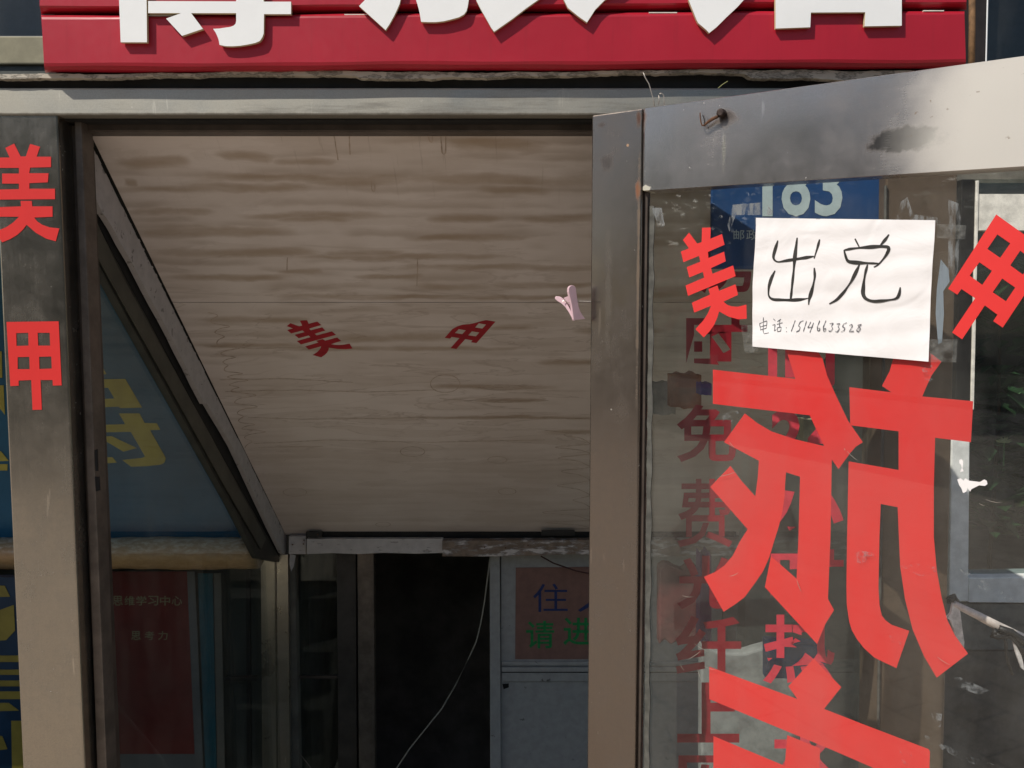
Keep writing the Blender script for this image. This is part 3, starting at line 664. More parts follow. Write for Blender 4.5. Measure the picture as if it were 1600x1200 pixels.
quadbox('door_post', [(765,866),(781,866),(783,1230),(766,1230)], BY + 0.01, 0.07, M_whitedoor, wd, 0.003)
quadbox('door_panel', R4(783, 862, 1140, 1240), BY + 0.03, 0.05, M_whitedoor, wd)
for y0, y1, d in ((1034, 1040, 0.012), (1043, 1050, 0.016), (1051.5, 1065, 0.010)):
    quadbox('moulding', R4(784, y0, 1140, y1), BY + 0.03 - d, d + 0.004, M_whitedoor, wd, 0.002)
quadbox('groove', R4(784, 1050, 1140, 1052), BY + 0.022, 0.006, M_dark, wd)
quadbox('keyhole', [(785,1069),(795,1068),(795,1074),(787,1077)], BY + 0.0285, 0.004, M_blackrub, wd)
rpn = thing('red_notice', 'dull red paper notice with blue and green handwriting on white door', 'notice', (0.2, BY + 0.03, 0.17))
quadbox('paper', [(806,887),(1000,885),(1000,1030),(805,1030)], BY + 0.0275, 0.001, M_redpaper, rpn)
t1 = MB()
text_on(t1, '住', (833, 912, 887, 956), onY(BY + 0.027), (0, -1, 0)); text_on(t1, '人', (903, 914, 962, 956), onY(BY + 0.0268), (0, -1, 0))
t1.build('lettering', M_blueink, rpn)
t2 = MB()
text_on(t2, '请', (822, 970, 866, 1013), onY(BY + 0.027), (0, -1, 0), 0.012); text_on(t2, '进', (880, 965, 926, 1008), onY(BY + 0.0268), (0, -1, 0), 0.012)
t2.build('lettering', M_greenink, rpn)
tag(MB().tube([P(a, b, BY - 0.02) for a, b in [(766,868),(764,885),(757,940),(751,975),(744,1003),(734,1025),(712,1070),(690,1108),(664,1140),(640,1170),(618,1203),(590,1250)]], 0.0028, 8).build('hanging_cable', plain('grey_cable', (0.30, 0.28, 0.23, 1), 0.6, 0.1, 30), smooth=True), 'thin grey cable curving down across the dark doorway', 'cable')
tag(MB().tube([P(a, b, BY - 0.03) for a, b in [(462,1165),(472,1182),(490,1205),(510,1235)]], 0.002, 6).build('loose_cable', M_jamb2), 'short loose cable by the foot of the corner post', 'cable')
tag(MB().tube([P(a, b, BY - 0.01) for a, b in [(845,869),(865,880),(900,892),(940,900),(990,905)]], 0.003, 6).build('sagging_wire', plain('dark_red_wire', (0.06, 0.02, 0.018, 1), 0.6, 0.1, 30)), 'dark wire sagging above the dull red notice', 'cable')

# ------------------------------------------------------------------ neighbour on the left: blue sign, wrapped ledge, window with poster
NY = BY - 0.06
bs = thing('blue_sign', 'blue sign with yellow characters behind the left porch glass', 'sign', (-1.6, NY, 0.7))
MB().prism([[P(-400, 380, NY), P(405, 380, NY), P(405, 846, NY), P(-400, 846, NY)]], (0, 0.03, 0)).build('sign_panel', M_bluesign, bs, 0.003)
z8 = lambda pts: [(120 + x / 3.75, 560 + y / 3.75) for x, y in pts]
yp = [[z8([(95,-40),(118,-5),(175,92),(60,92)])],
      [z8([(40,124),(285,120),(383,288),(255,291),(250,282),(40,290)]), z8([(80,172),(185,172),(222,235),(80,240)])],
      [z8([(248,322),(368,322),(398,378),(470,380),(490,418),(430,420),(515,570),(522,585),(518,602),(508,615),(490,622),(420,630),(320,634),(268,595),(380,583),(402,575),(318,430),(60,434),(60,392),(285,385)])],
      [z8([(130,460),(205,455),(352,525),(275,546)])], [z8([(60,584),(210,578),(235,610),(60,622)])],
      [[(-60,549),(3,549),(4,590),(-60,592)]], [[(-60,602),(6,602),(8,648),(2,640),(-10,632),(-60,632)]], [[(-40,705),(2,705),(14,720),(-40,722)]], [[(-60,725),(12,725),(12,735),(-60,735)]]]
cut(yp, onY(NY), (0, -1, 0), 0.002, 0.0005).build('lettering', M_yellow, bs)
ed = []
wr = MB()
N = 60; seg = 14
cz = P(0, 866, NY - 0.10)
vs = []; fs = []
for i in range(N + 1):
    x = -3.2 + (2.2) * i / N
    for k in range(seg):
        g = 2 * math.pi * k / seg
        rr = 1 + 0.03 * math.sin(x * 13 + 2 * math.cos(g)) + 0.025 * math.sin(x * 47 + 3 * g) + random.uniform(-0.012, 0.012)
        vs.append((x, NY - 0.085 + 0.075 * math.cos(g) * rr, cz.z + 0.062 * math.sin(g) * rr))
for i in range(N):
    for k in range(seg):
        a = i*seg+k; b = i*seg+(k+1) % seg; fs.append((a, b, b+seg, a+seg))
fs += [tuple(range(seg))[::-1], tuple(N*seg+k for k in range(seg))]
wr.add(vs, fs)
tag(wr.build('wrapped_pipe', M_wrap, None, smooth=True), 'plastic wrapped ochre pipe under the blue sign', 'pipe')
nw = thing('shop_window', 'dim shop window below the wrapped pipe with teal stripe', 'window', (-2.0, BY, -1.0))
MB().prism([rectXZ(-2.98, -0.98, -1.02, 0.60, BY + 0.04), rectXZ(-2.93, -0.93, -1.08, 0.58, BY + 0.04)], (0, 0.05, 0)).build('window_frame', M_dkframe, nw)
quadbox('teal_stripe', [(309,896),(332,896),(339,1230),(322,1230)], BY + 0.055, 0.004, plain('teal_film', (0.01, 0.10, 0.14, 1), 0.5, 0.1, 20), nw)
quadbox('white_stripe', [(334,896),(345,896),(352,1230),(340,1230)], BY + 0.055, 0.004, plain('pale_film', (0.16, 0.15, 0.13, 1), 0.6, 0.1, 20), nw)
quadbox('mullion', [(384,890),(390,890),(392,1230),(386,1230)], BY + 0.05, 0.02, M_dark, nw)
quadbox('mullion', R4(352, 1058, 410, 1064), BY + 0.052, 0.02, M_dark, nw)
MB().box((-2.94, BY + 0.10, -0.94), (-1.07, BY + 0.11, 0.59)).build('backdrop', plain('dim_blind', (0.055, 0.062, 0.055, 1), 0.9, 0.2, 6), nw)
po = thing('poster', 'tall red poster with pale lettering in the dim left shop window', 'poster', (-1.5, BY + 0.05, -0.2))
quadbox('poster_sheet', [(120,893),(304,893),(319,1230),(130,1230)], BY + 0.066, 0.002, plain('white_poster', (0.16, 0.165, 0.17, 1), 0.6, 0.08, 10), po)
quadbox('red_field', [(120,893),(292,893),(304,1178),(128,1178)], BY + 0.0648, 0.0008, plain('poster_red', (0.20, 0.03, 0.026, 1), 0.6, 0.1, 8), po)
tp = MB()
for i, ch in enumerate('思维学习中心'):
    text_on(tp, ch, (176 + i * 18.5, 931, 192 + i * 18.5, 946), onY(BY + 0.0645), (0, -1, 0), 0.012)
for i, ch in enumerate('思考力'):
    text_on(tp, ch, (205 + i * 21, 986, 220 + i * 21, 1000), onY(BY + 0.0645), (0, -1, 0), 0.012)
tp.build('lettering', plain('poster_pale', (0.34, 0.31, 0.17, 1), 0.6, 0.1, 20), po)
ns = thing('navy_sign', 'dark navy sign with yellow bars left of the post', 'sign', (-2.1, NY - 0.3, -0.3))
MB().prism([[P(-300, 902, NY-0.25), P(46, 902, NY-0.25), P(52, 1230, NY-0.25), P(-300, 1230, NY-0.25)]], (0, 0.03, 0)).build('sign_panel', M_navy, ns)
cut([[[(-60,912),(8,915),(16,932),(-60,934)]], [[(-60,985),(2,952),(22,945),(24,985),(10,1000),(-60,1004)]], [[(-60,1024),(30,1024),(30,1034),(-60,1034)]], [[(-60,1046),(32,1046),(32,1054),(-60,1054)]], [[(-60,1063),(32,1063),(32,1072),(-60,1072)]], [[(-60,1080),(34,1080),(34,1092),(-60,1092)]], [[(-60,1098),(14,1098),(30,1110),(-60,1112)]], [[(18,1126),(40,1126),(42,1240),(20,1240)]], [[(-60,1140),(4,1150),(12,1170),(-60,1180)]]],
    onY(NY - 0.25), (0, -1, 0), 0.002, 0.0005).build('lettering', plain('dull_yellow', (0.26, 0.21, 0.04, 1), 0.5, 0.15, 12), ns)

# ------------------------------------------------------------------ fixed window right of the doorway (behind the open door)
GY = F + 0.045
fx = thing('fixed_window', 'fixed porch window with columns of dark red characters behind the open door', 'window', (0.5, GY, 0))
fpane = MB().box((P(1000, 0, GY).x, GY, 0.02), (P(1380, 0, GY).x, GY + 0.006, 2.07)).build('glass_pane', M_glass_fix, fx)
chars1 = [('房', (1092,362,1180,458), .018), ('时', (1072,490,1168,576), .024), ('免', (1057,632,1150,722), .020), ('费', (1058,748,1144,855), .012), ('光', (1058,868,1146,952), .028), ('纤', (1055,962,1158,1058), .022), ('上', (1058,1066,1155,1160), .03), ('网', (1060,1180,1158,1270), .02)]
chars2 = [('间', (1200,520,1304,606), .02), ('2', (1205,640,1254,716), .03), ('4', (1262,640,1318,716), .03), ('小', (1204,744,1318,836), .03), ('时', (1204,858,1318,940), .024), ('热', (1192,960,1304,1068), .018), ('水', (1205,1128,1310,1232), .028)]
for lst, mt in ((chars1, M_vinyl_shade), (chars2, M_vinyl_lit)):
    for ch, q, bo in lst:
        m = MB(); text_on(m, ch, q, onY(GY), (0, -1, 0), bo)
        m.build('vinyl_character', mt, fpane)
npl = thing('number_plate', 'blue house number plate 183 behind the door glass', 'number plate', (0.55, GY - 0.01, 1.6))
PY_ = GY - 0.012
quadbox('plate', [(1112,222),(1392,222),(1390,425),(1110,420)], PY_, 0.008, M_plate, npl, 0.003)
m = MB(); text_on(m, '1', (1191, 244, 1207, 338), onY(PY_), (0, -1, 0), 0.008); text_on(m, '8', (1221, 244, 1266, 338), onY(PY_), (0, -1, 0), 0.02); text_on(m, '3', (1273, 244, 1316, 338), onY(PY_), (0, -1, 0), 0.02)
for i, ch in enumerate('邮政编码'):
    text_on(m, ch, (1146 + 20 * i, 359, 1163 + 20 * i, 375), onY(PY_), (0, -1, 0), 0.004)
m.build('lettering', M_plate_t, npl)
# right side glazing and things standing dimly behind the panes
tag(MB().box((0.925, 1.95, -1.0), (0.931, BY - 0.05, 2.09)).build('right_side_glass', M_glass_side), 'dim glass pane closing the right side of the porch', 'glass wall')
shelf = [('cardboard_box', 'pale cardboard box dim behind the fixed window', (1018,594,1056,650), 2.35, (0.30,0.29,0.26)), ('orange_bag', 'faded orange bag hanging dim behind the fixed window', (1048,580,1096,640), 2.3, (0.26,0.12,0.07)),
         ('purple_ribbon', 'small violet ribbon rosette behind the fixed window', (1095,598,1112,618), 1.95, (0.06,0.02,0.25)), ('blue_bag', 'blue plastic bag hanging behind the fixed window', (1200,1005,1290,1065), 2.2, (0.03,0.09,0.24)),
         ('violet_curtain', 'narrow violet curtain behind the fixed window', (1094,860,1112,1010), 2.05, (0.10,0.03,0.12)), ('dark_red_curtain', 'dark red curtain hanging behind the fixed window', (1030,880,1095,1012), 2.5, (0.09,0.02,0.02)),
         ('grey_board', 'tall pale grey board low behind the fixed window', (1096,1006,1250,1240), 2.4, (0.20,0.21,0.21)), ('pale_bottle', 'pale cream bottle behind the fixed window', (1256,655,1284,692), 2.1, (0.45,0.42,0.28))]
for nme, lab, (x0, y0, x1, y1), Y, c in shelf:
    pts = []
    n = 7
    for i in range(n + 1): pts.append((x0 + (x1-x0)*i/n, y0 + random.uniform(0, 0.10) * (y1-y0)))
    for i in range(n + 1): pts.append((x1 - (x1-x0)*i/n, y1 - random.uniform(0, 0.10) * (y1-y0)))
    tag(MB().prism([[P(a, b, Y) for a, b in pts]], (0, 0.05, 0)).build(nme, plain(nme + '_mat', c + (1,), 0.7, 0.35, 14), None, 0.006), lab, nme.split('_')[-1])

# ------------------------------------------------------------------ next shop on the right: window, plants, grey board
nx = thing('shop_window', 'grey framed right shop window with green plants inside', 'window', (2.3, BY - 0.05, 0.3))
quadbox('window_frame', [(1488,640),(1516,640),(1513,940),(1483,940)], BY - 0.05, 0.12, M_greyframe, nx, 0.004)
quadbox('window_frame', [(1503,280),(1524,280),(1516,640),(1492,640)], BY - 0.05, 0.12, M_dark, nx, 0.004)
quadbox('window_frame', [(1526,282),(1530,282),(1522,640),(1517,640)], BY - 0.056, 0.12, M_cream, nx, 0.002)
quadbox('window_frame', R4(1527, 303, 2000, 360), BY - 0.05, 0.12, M_cream, nx, 0.004)
quadbox('window_frame', [(1514,903),(2000,897),(2000,945),(1513,941)], BY - 0.05, 0.12, M_greyframe, nx, 0.004)
quadbox('glass_pane', R4(1514, 280, 2000, 905), BY + 0.0, 0.005, M_glass_dark, nx)
bd = thing('grey_board', 'stained dark grey board under the right shop window', 'board', (2.2, BY - 0.04, -0.3))
quadbox('board_face', R4(1472, 944, 2000, 1015), BY - 0.035, 0.03, plain('grey_sheet', (0.12, 0.125, 0.115, 1), 0.7, 0.4, 9), bd)
quadbox('board_face', R4(1470, 1018, 2000, 1300), BY - 0.035, 0.03, M_wallgrey, bd)
M_leaf = plain('leaf_green', (0.05, 0.11, 0.04, 1), 0.45, 0.5, 18)
M_leaf2 = plain('leaf_yellow_green', (0.08, 0.12, 0.035, 1), 0.45, 0.5, 18)
def plant(px, py, Y, h, n, mt, label, rad):
    t = thing('pot_plant', label, 'plant', P(px, py, Y), group=None)
    base = P(px, py, Y); m = MB(); s = MB()
    for i in range(n):
        a = random.uniform(0, 2*math.pi); zz = random.uniform(0.15, 1.0) * h
        d = V((math.cos(a), math.sin(a) * 0.7, random.uniform(-0.3, 0.8))).normalized()
        c0 = base + V((math.cos(a), math.sin(a)*0.6, 0)) * random.uniform(0.0, rad) + V((0, 0, zz))
        L = random.uniform(0.07, 0.19); wv = d.cross(V((0, 0, 1))).normalized() * L * 0.28; dr = V((0, 0, -L * 0.25))
        m.add([c0, c0 + d*L*0.5 + wv, c0 + d*L + dr, c0 + d*L*0.5 - wv], [(0, 1, 2), (0, 2, 3)])
    s.tube([base, base + V((0.01, 0, h * 0.5)), base + V((-0.01, 0, h * 0.95))], [0.01, 0.008, 0.004], 6)
    m.build('foliage', mt, t); s.build('stem', M_rust, t)
plant(1545, 900, BY + 0.22, 1.40, 260, M_leaf, 'tall dark green pot plant at left in the right shop window', 0.18)
plant(1640, 900, BY + 0.26, 1.05, 200, M_leaf2, 'yellow green pot plant at right in the right shop window', 0.2)
fl = thing('lily_flower', 'pale yellow flower on a green stalk in the right shop window', 'flower', P(1568, 735, BY + 0.1))
m = MB()
for i in range(9):
    a = -1.2 + 2.4 * i / 8; c0 = P(1569, 692, BY + 0.1); d = V((math.sin(a), 0.25 * math.cos(i * 2.1), math.cos(a) * 0.8)); s_ = V((math.cos(a), 0, -math.sin(a))) * 0.006
    m.add([c0, c0 + d * 0.016 + s_, c0 + d * 0.036, c0 + d * 0.016 - s_], [(0, 1, 2), (0, 2, 3)])
m.build('petal_ring', plain('petal', (0.45, 0.45, 0.22, 1), 0.6, 0.2, 30), fl)
MB().tube([P(1569, 692, BY + 0.1), P(1568, 735, BY + 0.1)], 0.003, 6).build('stalk', M_leaf, fl)

# rod with cloth and black tie behind the door glass
RY = 1.62
rd = thing('cloth_rod', 'slanting pale rod tied with black cord right of the brown post', 'rod', P(1490, 945, RY))
MB().tube([P(1490, 943, RY), P(1530, 963, RY), P(1566, 982, RY), P(1640, 1016, RY)], [0.0065, 0.008, 0.0095, 0.008], 10).build('rod', plain('bare_stick', (0.72, 0.63, 0.56, 1), 0.7, 0.3, 30), rd, smooth=True)
m = MB()
for pts, r in (([(1558,984),(1552,988),(1550,993),(1560,996),(1572,990)], 0.005), ([(1560,982),(1580,988),(1600,1004),(1640,1030)], 0.0075), ([(1568,986),(1572,1006),(1572,1020),(1577,1040),(1582,1054)], 0.003), ([(1574,990),(1590,1006),(1602,1028)], 0.004), ([(1556,990),(1568,996),(1590,992),(1610,1004)], 0.004)):
    m.tube([P(a, b, RY - 0.008) for a, b in pts], r, 8)
m.build('black_cord', M_blackrub, rd, smooth=True)
M_cloth = plain('dirty_cloth', (0.7, 0.67, 0.65, 1), 0.85, 0.3, 50)
MB().prism([[P(a, b, RY - 0.004) for a, b in [(1489,942),(1499,946),(1502,968),(1504,985),(1507,1003),(1506,1016),(1499,1012),(1491,985),(1486,970),(1480,966),(1486,958)]]], (0, 0.006, 0)).build('cloth_strip', M_cloth, rd)
MB().prism([[P(a, b, RY - 0.006) for a, b in [(1583,1002),(1592,1010),(1598,1032),(1601,1048),(1596,1044),(1588,1022)]]], (0, 0.004, 0)).build('cloth_strip', M_cloth, rd)
MB().tube([P(1483, 936, RY), P(1490, 934, RY + 0.01), P(1496, 940, RY)], [0.006, 0.009, 0.005], 8).build('knot', M_blackrub, rd, smooth=True)

# ------------------------------------------------------------------ the open glass door
H0 = P(925, 180, 1.775)                               # top of the hinge side
H1 = P(1600, 87, 1.0); r1 = ray(1600, 87); H1 = EYE + r1 * ((H0.z - EYE.z) / r1.z)
dx = V((H1.x - H0.x, H1.y - H0.y, 0)).normalized(); DN = V((dx.y, -dx.x, 0))       # DN faces the viewer
if DN.y > 0: DN = -DN
RZ = math.atan2(dx.y, dx.x)
dr = thing('glass_door', 'steel framed glass door swung open with large red characters', 'door', (H0.x, H0.y, 0.0), RZ)
def onD(off=0.0):
    p0 = H0 + DN * off
    return lambda a, b: U(a, b, p0, DN)
def dl(px, py):                                        # local coords on the door front plane
    p = onD()(px, py); return ((p - V((H0.x, H0.y, 0))).dot(dx), 0.0, p.z)
def ex_rail(k):
    out = []
    out.append((k.spot(dl(1412, 217), (0.068, 1, 0.024), 0.30, 45, 0.35), (0.022, 0.020, 0.020), 0.22, 0.3))
    out.append((k.math('MULTIPLY', k.spot(dl(1680, 190), (0.31, 1, 0.30), 0.07, 9, 0.55), 0.85), (0.56, 0.53, 0.475), 0.6, 0.2))  # pale right end: dust and a sky-reflection gradient, both put into the colour
    out.append((k.math('MULTIPLY', k.spot(dl(1135, 185), (0.028, 1, 0.022), 0.3, 60, 0.9), 0.9), (0.025, 0.014, 0.010), 0.35, 0.05))
    out.append((k.math('MULTIPLY', k.spot(dl(1131, 235), (0.006, 1, 0.05), 0.2, 40, 0.9), 0.35), (0.20, 0.22, 0.14), 0.35, 0.1))
    out.append((k.math('MULTIPLY', k.spot(dl(1004, 186), (0.011, 1, 0.030), 0.3, 60, 0.8), 0.95), (0.07, 0.026, 0.012), 0.35, 0.05))
    out.append((k.math('MULTIPLY', k.spot(dl(1008, 295), (0.012, 1, 0.010), 0.4, 70, 0.4), 0.9), (0.55, 0.52, 0.42), 0.35, 0.05))
    # rain specks and scuffs
    sc = k.math('MULTIPLY', k.ramp(k.noise(4, 3, 0.6, k.mapv((30, 1, 90))), 0.66, 0.74), k.ramp(k.noise(7, 4, 0.6), 0.5, 0.7))
    out.append((k.math('MULTIPLY', sc, 0.5), (0.3, 0.27, 0.2), 0.35, 0.2))
    br = k.math('MULTIPLY', k.ramp(k.noise(55, 3, 0.6), 0.66, 0.72), k.spot(dl(1540, 180), (0.22, 1, 0.16), 0.15, 12, 0.6))
    out.append((k.math('MULTIPLY', br, 0.7), (0.20, 0.14, 0.09), 0.35, 0.05))
    return out
def ex_stile(k):
    out = []
    out.append((k.math('MULTIPLY', k.spot(dl(998, 186), (0.008, 1, 0.020), 0.3, 70, 0.8), 0.95), (0.07, 0.026, 0.012), 0.35, 0.05))
    out.append((k.math('MULTIPLY', k.spot(dl(997, 297), (0.008, 1, 0.028), 0.3, 70, 0.7), 0.95), (0.20, 0.07, 0.025), 0.5, 0.05))
    out.append((k.math('MULTIPLY', k.spot(dl(997, 420), (0.0045, 1, 0.30), 0.45, 26, 0.9), 0.6), (0.17, 0.11, 0.06), 0.5, 0.1))
    out.append((k.math('MULTIPLY', k.spot(dl(981, 227), (0.004, 1, 0.004), 0.3, 90, 0.5), 0.9), (0.40, 0.24, 0.14), 0.35, 0.05))
    out.append((k.math('MULTIPLY', k.spot(dl(949, 255), (0.02, 1, 0.022), 0.35, 50, 0.8), 0.6), (0.025, 0.022, 0.022), 0.30, 0.2))
    out.append((k.math('MULTIPLY', k.spot(dl(940, 195), (0.012, 1, 0.007), 0.35, 70, 0.8), 0.6), (0.03, 0.018, 0.018), 0.30, 0.2))
    out.append((k.math('MULTIPLY', k.spot(dl(950, 450), (0.01, 1, 0.20), 0.5, 30, 0.9), 0.4), (0.10, 0.09, 0.07), 0.30, 0.2))
    return out
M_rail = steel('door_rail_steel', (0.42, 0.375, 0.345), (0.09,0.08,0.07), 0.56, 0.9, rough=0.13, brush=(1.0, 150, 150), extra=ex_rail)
M_stile = steel('door_stile_steel', (0.24, 0.20, 0.172), (0.055,0.048,0.04), 0.56, 0.9, rough=0.14, extra=ex_stile)
ZB = 0.05
hx = H0
def dpt(s, z, off=0.0): return V((H0.x, H0.y, 0)) + dx * s + DN * off + V((0, 0, z))
sS = dl(999, 600)[0]                                   # stile width
# stile (hinge side) with the join to the rail
MB().prism([[dpt(0, ZB), dpt(sS, ZB), dpt(sS, H0.z - 0.0005), dpt(0, H0.z - 0.0005)]], DN * -0.045).build('stile', M_stile, dr, 0.0025)
DW = 1.06
zt0 = onD()(1003, 298.5); zt1 = onD()(1600, 260.5)
def zrail(s):
    s0 = dl(1003, 298.5)[0]; s1 = dl(1600, 260.5)[0]
    return zt0.z + (zt1.z - zt0.z) * (s - s0) / (s1 - s0)
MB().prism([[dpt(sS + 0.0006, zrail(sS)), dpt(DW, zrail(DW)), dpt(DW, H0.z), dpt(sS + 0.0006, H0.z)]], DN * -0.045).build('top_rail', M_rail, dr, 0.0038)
MB().prism([[dpt(DW - 0.09, 0.2), dpt(DW, 0.2), dpt(DW, zrail(DW) - 0.001), dpt(DW - 0.09, zrail(DW) - 0.001)]], DN * -0.045).build('stile', M_stile, dr, 0.0025)
MB().prism([[dpt(sS + 0.001, ZB), dpt(DW, ZB), dpt(DW, 0.198), dpt(sS + 0.001, 0.198)]], DN * -0.045).build('bottom_rail', M_rail, dr, 0.0025)
GO = -0.022
gp = MB().prism([[dpt(sS - 0.005, 0.19, GO), dpt(DW - 0.085, 0.19, GO), dpt(DW - 0.085, zrail(DW) + 0.004, GO), dpt(sS - 0.005, zrail(sS) + 0.004, GO)]], DN * -0.005).build('glass_pane', M_glass_door, dr)
# glazing bead and putty
bl = MB().prism([[dpt(sS + 0.0005, 0.2, -0.012), dpt(sS + 0.0075, 0.2, -0.012), dpt(sS + 0.0075, zrail(sS) - 0.001, -0.012), dpt(sS + 0.0005, zrail(sS) - 0.001, -0.012)]], DN * -0.0095).build('glazing_bead', M_jamb, dr)
random.seed(11)
lft = []; rgt = []
for i in range(70):
    y = 322 + i * 13.5
    lft.append((1015 - 8 * (i / 70) + random.uniform(-.8, .8), y)); rgt.append((1023 - 9.0 * (i / 70) + 0.9 * math.sin(i * 0.9) + random.uniform(-.6, .6), y))
fnG = onD(GO)
MB().prism([[fnG(a, b) + DN * 0.0035 for a, b in lft] + [fnG(a, b) + DN * 0.0035 for a, b in reversed(rgt)]], DN * -0.003).build('putty_line', M_putty, dr)
# mirrored big characters stuck on the far face of the pane
LV1 = [(1113.7,577.5),(1242.5,592),(1232.5,560),(1224,535),(1268,535),(1285,560),(1292.5,587.5),(1306,618),(1325,657.5),(1348,691),(1337,698),(1327.5,709),(1310,733),(1299.5,718),(1297.5,840),(1293.5,936),(1303,953.5),(1289.5,975),(1276.6,1006.5),(1195,917.5),(1204.5,869),(1244.5,904.5),(1247.5,840),(1250,745),(1228,738),(1226.5,757),(1226,775),(1222,802),(1216,825),(1209,847),(1201.5,872),(1192,893),(1180,910.5),(1163.5,933),(1149,944),(1130.5,956),(1099.6,901.5),(1117,894),(1132,883.5),(1145,868),(1156,846),(1168,827),(1109.5,761),(1141,728),(1158,751),(1180,775.5),(1184,745),(1185.5,720),(1131,691),(1163.7,646),(1183,661),(1205,674),(1240,686),(1287.5,697),(1265,649),(1113.7,631)]
LV2 = [(1327,605),(1392.5,613),(1378,603),(1390,580),(1400,545),(1445,545),(1471,565),(1456,586),(1447.5,604),(1441,619.5),(1520.5,627),(1517,691),(1461,684),(1459,760),(1459,840),(1463.5,891),(1471,933),(1480,969),(1492,993),(1512.5,1021.5),(1463.5,1059),(1444,1026),(1426,984),(1414,936),(1406.5,885),(1404.5,840),(1402.5,792.5),(1376,787.5),(1374,840),(1372.5,918),(1374,945),(1377.5,961.5),(1383,969),(1393,976.5),(1420.6,986),(1400.5,1044),(1383,1036),(1366,1027.5),(1350,1013),(1339,999),(1331,985),(1327,972),(1323,945),(1322.5,915),(1323.5,840),(1326,721),(1404,734.5),(1404,674),(1328.5,664.5)]
DI = [[[(1108,1042),(1246,1092.6),(1231.6,1072.5),(1271.5,1029),(1314.4,1074),(1287.4,1108),(1350,1132.5),(1447,1169.5),(1451,1171),(1453,1175),(1449,1290),(1440,1400),(1390,1400),(1398,1290),(1398,1213),(1364.5,1200),(1300,1172),(1108,1092.6)]],
      [[(1114.6,1150.5),(1226,1197),(1230,1149),(1281,1169.5),(1280,1222),(1360,1250),(1360,1290),(1280,1262),(1280,1300),(1340,1322),(1340,1400),(1290,1400),(1290,1360),(1170,1320),(1170,1400),(1114,1400)]]]
fnB = onD(GO - 0.005)
tag(cut([[LV1], [LV2]], fnB, -DN, 0.0004, 0.0006).build('vinyl_character', M_vinyl, gp), 'huge mirrored red character 旅 on the door glass')
tag(cut(DI, fnB, -DN, 0.0004, 0.0006).build('vinyl_character', M_vinyl, gp), 'huge mirrored red character 店 cut off at the bottom of the door glass')
z3 = lambda x, y: (1000 + x / 4, 280 + y / 4)
trd = affine([(0,185),(0,250),(-25,385),(-25,448),(345,380),(345,445),(372,628),(350,708),(15,715),(-30,650),(330,490),(330,555),(-10,495),(-10,555)],
             [z3(248,465),z3(262,520),z3(290,665),z3(305,725),z3(590,535),z3(605,590),z3(665,790),z3(658,887),z3(390,990),z3(350,930),z3(600,658),z3(612,718),z3(330,772),z3(350,832)])
tag(cut(mei(trd), fnG, DN).build('vinyl_character', M_vinyl, gp), 'tilted red character 美 left of the paper notice on the door glass')
z9 = lambda x, y: (1400 + x / 3.75, 240 + y / 3.75)
trk = affine([(42,92),(103,162),(178,160),(180,240),(105,242),(112,312),(185,310),(187,387),(112,387),(322,308),(66,493),(263,640),(205,642),(387,488),(248,386)],
             [z9(590,360),z9(600,472),z9(668,520),z9(608,610),z9(538,555),z9(485,640),z9(557,688),z9(502,770),z9(433,718),z9(698,785),z9(305,795),z9(390,1082),z9(330,1045),z9(628,1025),z9(568,815)])
tag(cut(jia(trk), fnG, DN).build('vinyl_character', M_vinyl, gp), 'tilted red character 甲 right of the paper notice on the door glass')
# glue, tape and scratches on the pane
def patch(pts, mt, name, off=0.0012):
    return MB().prism([[fnG(a, b) + DN * off for a, b in pts]], DN * -0.0004).build(name, mt, gp)
patch([(1482,312),(1498,318),(1501,340),(1497,420),(1492,440),(1480,450),(1482,380)], M_smear, 'glue_smear')
patch([(1470,405),(1482,420),(1484,440),(1474,455),(1475,490),(1472,535),(1466,538),(1462,490),(1464,450)], M_smear_blue, 'glue_smear')
patch([(1408,315),(1418,308),(1427,335),(1465,340),(1470,348),(1400,345)], M_smear, 'glue_smear')
patch([(1017,325),(1035,325),(1040,352),(1032,358),(1024,338)], M_smear, 'glue_smear', 0.0045)
patch([(1145,320),(1195,316),(1208,330),(1206,336),(1150,336),(1140,362),(1137,352)], M_smear, 'glue_smear')
patch([(1158,508),(1182,508),(1185,550),(1164,552)], M_tape, 'tape_strip')
patch([(1180,340),(1464,344),(1466,352),(1300,350),(1180,350)], M_smear, 'tape_strip', 0.0008)
patch([(1464,350),(1510,352),(1508,374),(1464,372)], M_tape, 'tape_strip')
patch([(1452,530),(1496,530),(1494,566),(1450,566)], M_tape, 'tape_strip')
patch([(1499,890),(1502,888),(1545,912),(1590,935),(1580,940),(1530,918)], M_smear_thin, 'glue_smear')
patch([(1484,1055),(1500,1058),(1545,1078),(1552,1092),(1520,1082),(1495,1072)], M_smear_thin, 'glue_smear')
patch([(1455,1112),(1472,1115),(1470,1135),(1463,1140),(1458,1128)], M_smear_thin, 'glue_smear')
patch([(1445,1148),(1520,1182),(1570,1200),(1560,1206),(1500,1186),(1446,1156)], M_smear_thin, 'glue_smear')
for q in ([(1332,866),(1345,860),(1366,864),(1368,876),(1350,882),(1336,878)], [(1408,884),(1430,880),(1462,886),(1464,897),(1440,900),(1412,894)], [(1388,990),(1402,984),(1412,996),(1406,1010),(1394,1004)], [(1405,1170),(1418,1162),(1426,1176),(1420,1196),(1408,1190)], [(1440,575),(1456,570),(1462,590),(1448,600)], [(1120,650),(1150,640),(1168,655),(1140,668)]):
    patch(q, M_smear_thin, 'smudge')
scr = MB(); random.seed(5)
